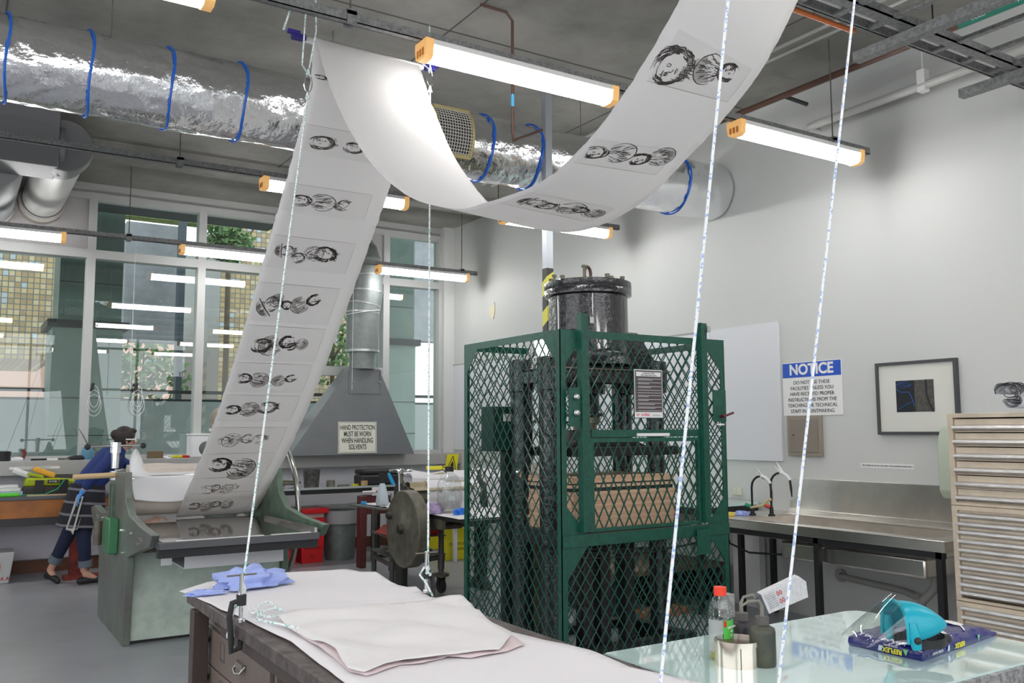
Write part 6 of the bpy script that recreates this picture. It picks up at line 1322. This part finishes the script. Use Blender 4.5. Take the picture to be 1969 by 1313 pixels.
for k in range(7): q=c[0].lerp(c[4],.15+.11*k)+ax_*.015+nf*.002; dm.bar(q,q+ax_*.06,.0015,.001,nf)
part('printed_lines',dm,mat('mid_grey',(.35,.34,.35),.6),t)
p=W(1404,1165,1,2.05); solo('hanging_tag',MB().box(p.x-.022,p.x+.02,2.05,2.08,p.z-.035,p.z+.035),mat('inky_card',(.40,.38,.38),.6,col2=(.12,.11,.11),vscale=40),'inky square box behind the red capped bottle','box')
solo('tag_stand',MB().cyl((p.x,2.065,TT),(p.x,2.065,p.z-.035),.012,n=10),BLACK,'thin black stand carrying the inky box','stand')
st=W(1520,1200,1,1.95); 
# paper packet
a=gp(1633,1240); b=gp(1774,1272); cc=gp(1915,1222); dd_=a+(cc-b)
PB=mat('navy_wrapper',(.008,.010,.15),.22,coat=.3,bump=.3,bscale=25,bdetail=2)
t=thing('paper_packet','navy blue wrapped packet of copy paper on the glass table under the visor','packet',b)
hp_=.036
def pk(u,v): return a.lerp(b,u)+(cc-b)*v
m=MB(); nu,nv=20,36
def ptop(u,v):
    q=pk(u,v); n=noise.noise(Vector((u*5,v*9,0))); e=min(u,1-u,v,1-v); z=hp_*(min(1,.72+e*5)); 
    if v>.7: z*=1-.55*((v-.7)/.3)**2
    return Vector((q.x,q.y,TT+z+.005*n))
def pside(f):
    vs=[]; 
m.grid(lambda u,v:ptop(u,v),nu,nv)
for fn in ((lambda s:(s,0)),(lambda s:(1,s)),(lambda s:(1-s,1)),(lambda s:(0,1-s))):
    def g(s,z,fn=fn):
        u,v=fn(s); q=ptop(u,v); bq=pk(u,v); out_=(bq-pk(.5,.5)); out_.z=0; out_=out_.normalized()*.004*math.sin(math.pi*z)
        return Vector((q.x+out_.x,q.y+out_.y,TT+.0005+(q.z-TT-.0005)*z))
    m.grid(g,30,4)
part('wrapper',m,PB,t,smooth=50)
e1=(b-a).normalized(); n1=Vector((e1.y,-e1.x,0)); e2=(cc-b).normalized(); n2=Vector((e2.y,-e2.x,0))
YT=mat('logo_yellow',(.80,.75,.05),.4)
text('brand_text','REFLEX',.019,a.lerp(b,.62)+n1*.0055+Vector((0,0,.013)),-e1,(0,0,-1),YT,t,bold=.0006); text('brand_text','REFLEX',.019,b.lerp(cc,.46)+n2*.0055+Vector((0,0,.014)),-e2,(0,0,-1),YT,t,bold=.0006)
text('packet_text','ULTRA WHITE',.010,b.lerp(cc,.17)+n2*.0055+Vector((0,0,.014)),-e2,(0,0,-1),WHITE,t); text('packet_text','ULTRA WHITE',.007,a.lerp(b,.60)+n1*.0055+Vector((0,0,.026)),-e1,(0,0,-1),WHITE,t)
for o_,e_,n_ in ((a.lerp(b,.80),e1,n1),(b.lerp(cc,.72),e2,n2)):
    q=o_+n_*.0058; part('green_mark',MB().add([q+Vector((0,0,.006)),q+e_*.009+Vector((0,0,.024)),q-e_*.009+Vector((0,0,.024))],[(0,1,2)]),mat('mark_green',(.20,.55,.25),.4),t)
for o_,e_,n_ in ((a.lerp(b,.46),e1,n1),(b.lerp(cc,.31),e2,n2)):
    q=o_+n_*.0058; part('pale_mark',MB().add([q-e_*.008+Vector((0,0,.006)),q+e_*.004+Vector((0,0,.006)),q+e_*.008+Vector((0,0,.022)),q-e_*.004+Vector((0,0,.022))],[(0,1,2,3)]),mat('mark_pale',(.5,.65,.75),.4),t)
wm=MB()
def tq(u,v,h=.002): q=ptop(u,v); return q+Vector((0,0,h))
for (u0,v0,u1,v1,w) in ((.95,.42,.25,.62,.016),(.75,.78,.2,.84,.03),(.55,.45,.30,.50,.01),(.2,.5,.1,.75,.008),(.9,.66,.6,.86,.008)):
    n=8; vs=[]
    for i in range(n+1):
        k=i/n; q=tq(u0+(u1-u0)*k,v0+(v1-v0)*k,.003); sd=e2*w/2*(1+.3*math.sin(5*k)); vs+=[q+sd,q-sd]
    wm.add(vs,[(2*i,2*i+1,2*i+3,2*i+2) for i in range(n)])
part('white_print',wm,WHITE,t)
# face shield
hp_=.036; hzb=TT+hp_+.006; hc_=W(1755,1240,2,hzb); t=thing('face_shield','turquoise safety helmet bowl with a raised clear visor resting on the blue packet','face shield',hc_)
TQ=mat('turquoise_plastic',(.0,.36,.48),.35)
hx_,hy_=tuple(gp(1775,1222))[:2]; hzb=TT+hp_+.006
Cc=Vector((hx_-.012,hy_+.035,hzb))
Cc=W(1755,1240,2,hzb)
fd=(gp(1860,1222)-gp(1760,1225)); fd.z=0; fd.normalize(); sd=Vector((-fd.y,fd.x,0))
def shell(u,v):
    x=-.058+.165*v; k=v
    w=.078*math.sqrt(max(0,1-k**3))+.004; top=.140-.066*k**2.6; base=.026+.044*k**1.3
    if v<.12: top-=.004*(1-v/.12)
    b=math.radians(-90+180*u); return Cc+fd*x+sd*(w*math.sin(b))+Vector((0,0,base+(top-base)*max(0,math.cos(b))**.62))
o=part('helmet_shell',MB().grid(shell,32,28),TQ,t,smooth=180); o.modifiers.new('thickness','SOLIDIFY').thickness=.003
part('brow_rim',MB().tube([Cc-fd*.058+sd*(.080*math.sin(math.radians(-95+190*q/24)))+Vector((0,0,.022+.120*max(0,math.cos(math.radians(-95+190*q/24)))**.62)) for q in range(25)],.005,8),TQ,t)
part('ear_piece',MB().tube([Cc-sd*.072-fd*.040+Vector((0,0,.085)),Cc-sd*.078-fd*.038+Vector((0,0,.045)),Cc-sd*.078-fd*.030+Vector((0,0,.006))],[.014,.019,.014],14),TQ,t)
part('ear_piece',MB().tube([Cc+sd*.072-fd*.040+Vector((0,0,.085)),Cc+sd*.078-fd*.038+Vector((0,0,.045)),Cc+sd*.078-fd*.030+Vector((0,0,.006))],[.014,.019,.014],14),TQ,t)
part('pivot_knob',MB().sphere(Cc-sd*.094-fd*.036+Vector((0,0,.035)),.012,12,(1,1,1)),BLACK,t)
hb_=MB()
pts=[Cc+fd*(.02+.085*math.cos(a))+sd*(.066*math.sin(a))+Vector((0,0,.014)) for a in [math.radians(-130+260*k/24) for k in range(25)]]
for i in range(24): hb_.bar(pts[i],pts[i+1],.004,.026)
hb_.cyl(Cc+fd*.103+Vector((0,0,.016)),Cc+fd*.125+Vector((0,0,.016)),.018,.014,16)
hb_.tube([Cc+sd*.06+Vector((0,0,.02)),Cc+sd*.02+fd*.03+Vector((0,0,.06)),Cc-sd*.03+fd*.03+Vector((0,0,.055)),Cc-sd*.06+Vector((0,0,.02))],.007,6)
part('head_band',hb_,BLACK,t)
def vis(u,v):
    a=math.radians(-90+180*u); h=.130*(1-v)**.72+.006
    return Cc-fd*(.058+.140*v)+sd*((.080+.006*v)*math.sin(a))+Vector((0,0,.030+.0*v+h*max(0,math.cos(a))**.7*.97-.012*v))
vs_=part('visor',MB().grid(vis,28,14),glassmat('visor_plastic',(.88,.90,.88),1.6,clear=.95),t,smooth=180)
t.scale=(.88,.88,.88)
# ================================================================ PEOPLE
def V(*a): return Vector(a)
B=V(1.33,9.88,0)
# joints (x to the right along the bench, y away from the camera)
hipL=V(1.22,9.86,.86); hipR=V(1.24,9.99,.86); kneeL=V(1.20,9.84,.47); footL=V(1.24,9.86,.10)      # standing leg, right in view
kneeR=V(1.09,10.02,.50); footR=V(.95,10.16,.13)                                                      # leg stretched back
pel=V(1.23,9.92,.90); wa=V(1.27,9.92,1.03); ch=V(1.43,9.93,1.22); nk=V(1.53,9.93,1.32)
hd=V(1.565,9.93,1.425)
shL=V(1.43,9.76,1.25); shR=V(1.47,10.09,1.25)
elL=V(1.24,9.74,1.05); haL=V(1.16,9.78,.90)
elR=V(1.66,10.05,1.13); haR=V(1.86,10.0,1.06)
w=thing('person','woman in a navy top and striped black apron leaning over with one blue glove','person',(1.25,9.9,0))
def face(mb):
    mb.sphere(hd+V(.015,0,.0),.088,18,(1.0,.80,1.18)); mb.sphere(hd+V(.045,0,-.055),.052,14,(1,.85,.9))
    mb.sphere(hd+V(.103,0,-.02),.016,10,(1.2,.7,1.3)); mb.sphere(hd+V(.09,0,-.065),.014,10,(.8,1.3,.6)); mb.sphere(hd+V(.0,-.075,-.02),.018,10,(.8,.5,1.3)); mb.sphere(hd+V(.0,.075,-.02),.018,10,(.8,.5,1.3))
blob('body',[(nk,hd,.05,.06),(ch,nk,.10,.055),(wa,ch,.11,.12),(pel,wa,.13,.11),(hipL,kneeL,.075,.05),(kneeL,footL+V(-.02,0,.04),.048,.034),(hipR,kneeR,.075,.05),(kneeR,footR,.048,.034),(footL,footL+V(.10,0,-.06),.036,.028),(footR,footR+V(.04,-.06,-.09),.034,.026),(shL,elL,.042,.036),(elL,haL,.035,.026),(shR,elR,.042,.036),(elR,haR,.035,.026),(ch,shL,.08,.05),(ch,shR,.08,.05)],SKIN,w,voxel=.010,extra=face)
def hand(mb,wr,d,side,curl=.5,s=1.0):
    d=d.normalized(); u=V(0,0,1); a=d.cross(u).normalized()*side; n=a.cross(d).normalized()
    pc=wr+d*.045*s
    vs=[]; 
    mb.tube([wr,wr+d*.03*s,wr+d*.085*s],[.022*s,.034*s,.030*s],12)
    for k,(o,l) in enumerate(((-.028,.062),(-.009,.072),(.010,.066),(.028,.052))):
        b=wr+d*.08*s+a*o*s; p1=b+d*l*.5*s-n*.01*curl; p2=p1+d*l*.3*s-n*.025*curl; p3=p2+d*l*.2*s-n*.03*curl
        mb.tube([b,p1,p2,p3],[.0095*s,.009*s,.008*s,.006*s],8)
    mb.tube([wr+d*.025*s-a*.028*s,wr+d*.055*s-a*.05*s-n*.01,wr+d*.085*s-a*.052*s-n*.02],[.012*s,.010*s,.008*s],8)
m=MB(); hand(m,haL,haL-elL+V(-.02,0,-.10),1,1.2); m.cyl(haL-(haL-elL).normalized()*.04,haL,.034,.028,14)
part('glove',m,GLOVE,w,label='blue nitrile glove')
m=MB(); hand(m,haR,haR-elR,-1,.8); part('hand',m,SKIN,w)
blob('top',[(wa,ch,.135,.145),(ch,nk+V(-.02,0,-.01),.13,.07),(pel+V(0,0,.03),wa,.15,.13),(ch,shL,.10,.07),(ch,shR,.10,.07),(shL,elL,.062,.052),(elL,elL.lerp(haL,.55),.050,.042),(shR,elR,.060,.05),(elR,elR.lerp(haR,.5),.048,.04)],NAVY,w,voxel=.012)
blob('jeans',[(pel,pel+V(0,0,-.05),.145,.14),(hipL,kneeL,.098,.072),(kneeL,kneeL.lerp(footL,.70),.070,.056),(hipR,kneeR,.098,.072),(kneeR,kneeR.lerp(footR,.72),.070,.056)],DENIM,w,voxel=.012)
for k_,f_ in ((kneeL,footL),(kneeR,footR)): part('jeans_cuff',MB().cyl(k_.lerp(f_,.62),k_.lerp(f_,.80),.064,.062,20),mat('cuff_grey',(.14,.17,.20),.85),w,label='turned up grey cuff')
# apron: a skirt with pale bands and a bib back strap
def apron(u,v):
    a=math.radians(-180+360*u*.86-10); c0=pel.lerp(pel+V(-.02,0,-.42),v)+V(0,0,.08); rx=.16+.045*v+.008*math.sin(9*a)*v; ry=.165+.03*v
    p=V(c0.x+rx*math.cos(a)-.04*v*(math.cos(a)<0),c0.y+ry*math.sin(a),c0.z+.02*math.cos(a)*(-1)); return p
APR=mat('black_apron',(.013,.013,.02),.8)
part('apron',MB().grid(apron,40,24),APR,w,smooth=80)
BAND=mat('grey_band',(.17,.17,.20),.8)
bnd=MB()
for v0 in (.10,.40,.68,.93):
    for dv,wd in ((0,.022),(.035,.010)):
        def g(u,v,v0=v0,dv=dv,wd=wd):
            p=apron(u,min(1,v0+dv+wd*v*1.8)); c0=V(pel.x,pel.y,p.z); d=(p-c0).normalized()*.004; return p+d
        bnd.grid(g,40,1)
part('apron_band',bnd,BAND,w,smooth=80,label='pale grey woven bands on the apron')
hm=MB(); hm.sphere(hd+V(-.012,0,.030),.106,20,(1.0,.88,1.02)); hm.sphere(hd+V(-.10,0,.05),.05,14,(.9,1,1)); hm.sphere(hd+V(.05,0,.085),.055,12,(1.1,1.1,.6)); hm.sphere(hd+V(-.06,0,-.03),.06,12,(.8,1.1,1))
o=part('hair',hm,HAIR,w,smooth=180); rm=o.modifiers.new('remesh','REMESH'); rm.mode='VOXEL'; rm.voxel_size=.008; rm.use_smooth_shade=True
part('safety_glasses',MB().bar(hd+V(-.01,-.085,0),hd+V(.085,-.08,-.0),.012,.014).box(hd.x+.082,hd.x+.094,hd.y-.08,hd.y+.08,hd.z-.025,hd.z+.02),mat('clear_glasses',(.75,.76,.76),.2),w)
for f_,dirv in ((footL,V(.14,0,-.062)),(footR,V(.06,-.10,-.10))):
    e=f_+dirv; e.z=max(e.z,.03); hl=V(f_.x-dirv.x*.35,f_.y-dirv.y*.35,max(.035,f_.z-.06))
    blob('shoe',[(hl,f_+V(0,0,-.055),.036,.036),(V(f_.x,f_.y,max(.036,f_.z-.055)),e,.038,.030)],BLACK,w,voxel=.008,smooth=2)
cl=MB().grid(lambda u,v:(haL.x-.05-.08*v+.11*u+.03*math.sin(6*u),haL.y-.035+.03*math.sin(9*u+v),haL.z-.03-.36*v*(1-.25*abs(u-.5))),14,18)
o=solo('white_cloth',cl,mat('stained_cloth',(.52,.52,.47),.9,var=.12,vscale=12),'off white stained cloth hanging from the woman\'s gloved hand','cloth'); o.modifiers.new('thickness','SOLIDIFY').thickness=.006
# second person behind the scroll
w2=thing('person','grey haired person behind the hanging scroll with only head edge and one hand showing','person',(2.25,9.25,0))
hp2=W(412,812,1,9.2); q=V(hp2.x+.06,9.2,hp2.z)
hR=W(511,893,1,8.6)
blob('body',[(q+V(0,0,-.16),q,.05,.06),(q+V(.02,0,-.35),q+V(0,0,-.16),.12,.055),(q+V(.03,0,-.65),q+V(.02,0,-.35),.12,.13),(V(q.x-.06,9.2,.85),V(q.x-.09,9.2,.10),.08,.045),(V(q.x+.12,9.2,.85),V(q.x+.14,9.2,.10),.08,.045),(q+V(.17,0,-.27),V(q.x+.36,9.0,q.z-.40),.05,.04),(V(q.x+.36,9.0,q.z-.40),hR,.038,.028),(V(q.x-.09,9.2,.05),V(q.x-.09,9.08,.035),.045,.035),(V(q.x+.14,9.2,.05),V(q.x+.14,9.08,.035),.045,.035)],SKIN,w2,voxel=.012,extra=lambda mb:(mb.sphere(q,.10,18,(.85,1,1.2)),mb.sphere(q+V(0,-.10,-.02),.016,10),mb.sphere(q+V(-.085,0,-.01),.02,10,(.5,.9,1.3)),mb.sphere(q+V(0,-.085,-.07),.014,8,(1.5,.6,.6))))
blob('shirt',[(q+V(.03,0,-.70),q+V(.02,0,-.32),.15,.15),(q+V(.02,0,-.32),q+V(.16,0,-.26),.12,.075),(q+V(.02,0,-.32),q+V(-.13,0,-.26),.12,.075),(q+V(.17,0,-.27),V(q.x+.36,9.0,q.z-.40),.06,.05)],mat('grey_green_shirt',(.12,.14,.13),.8),w2)
blob('trousers',[(V(q.x-.06,9.2,.88),V(q.x-.09,9.2,.12),.10,.06),(V(q.x+.12,9.2,.88),V(q.x+.14,9.2,.12),.10,.06),(V(q.x-.04,9.2,.9),V(q.x+.1,9.2,.9),.12,.12)],mat('dark_trousers',(.04,.04,.05),.8),w2)
m=MB(); m.sphere(q+V(-.0,.015,.035),.112,18,(.90,.98,1.05)); part('hair',m,mat('grey_fair_hair',(.30,.27,.21),.7,bump=.3,bscale=60),w2,smooth=180)
part('ear_stud',MB().box(q.x-.115,q.x-.07,q.y-.06,q.y-.02,q.z-.09,q.z-.06),WHITE,w2,label='white mask strap')
m=MB(); hand(m,hR,V(-.15,-.10,.12),-1,1.0); part('hand',m,SKIN,w2)
# exhibits: dark work surface seen through the left of the frame
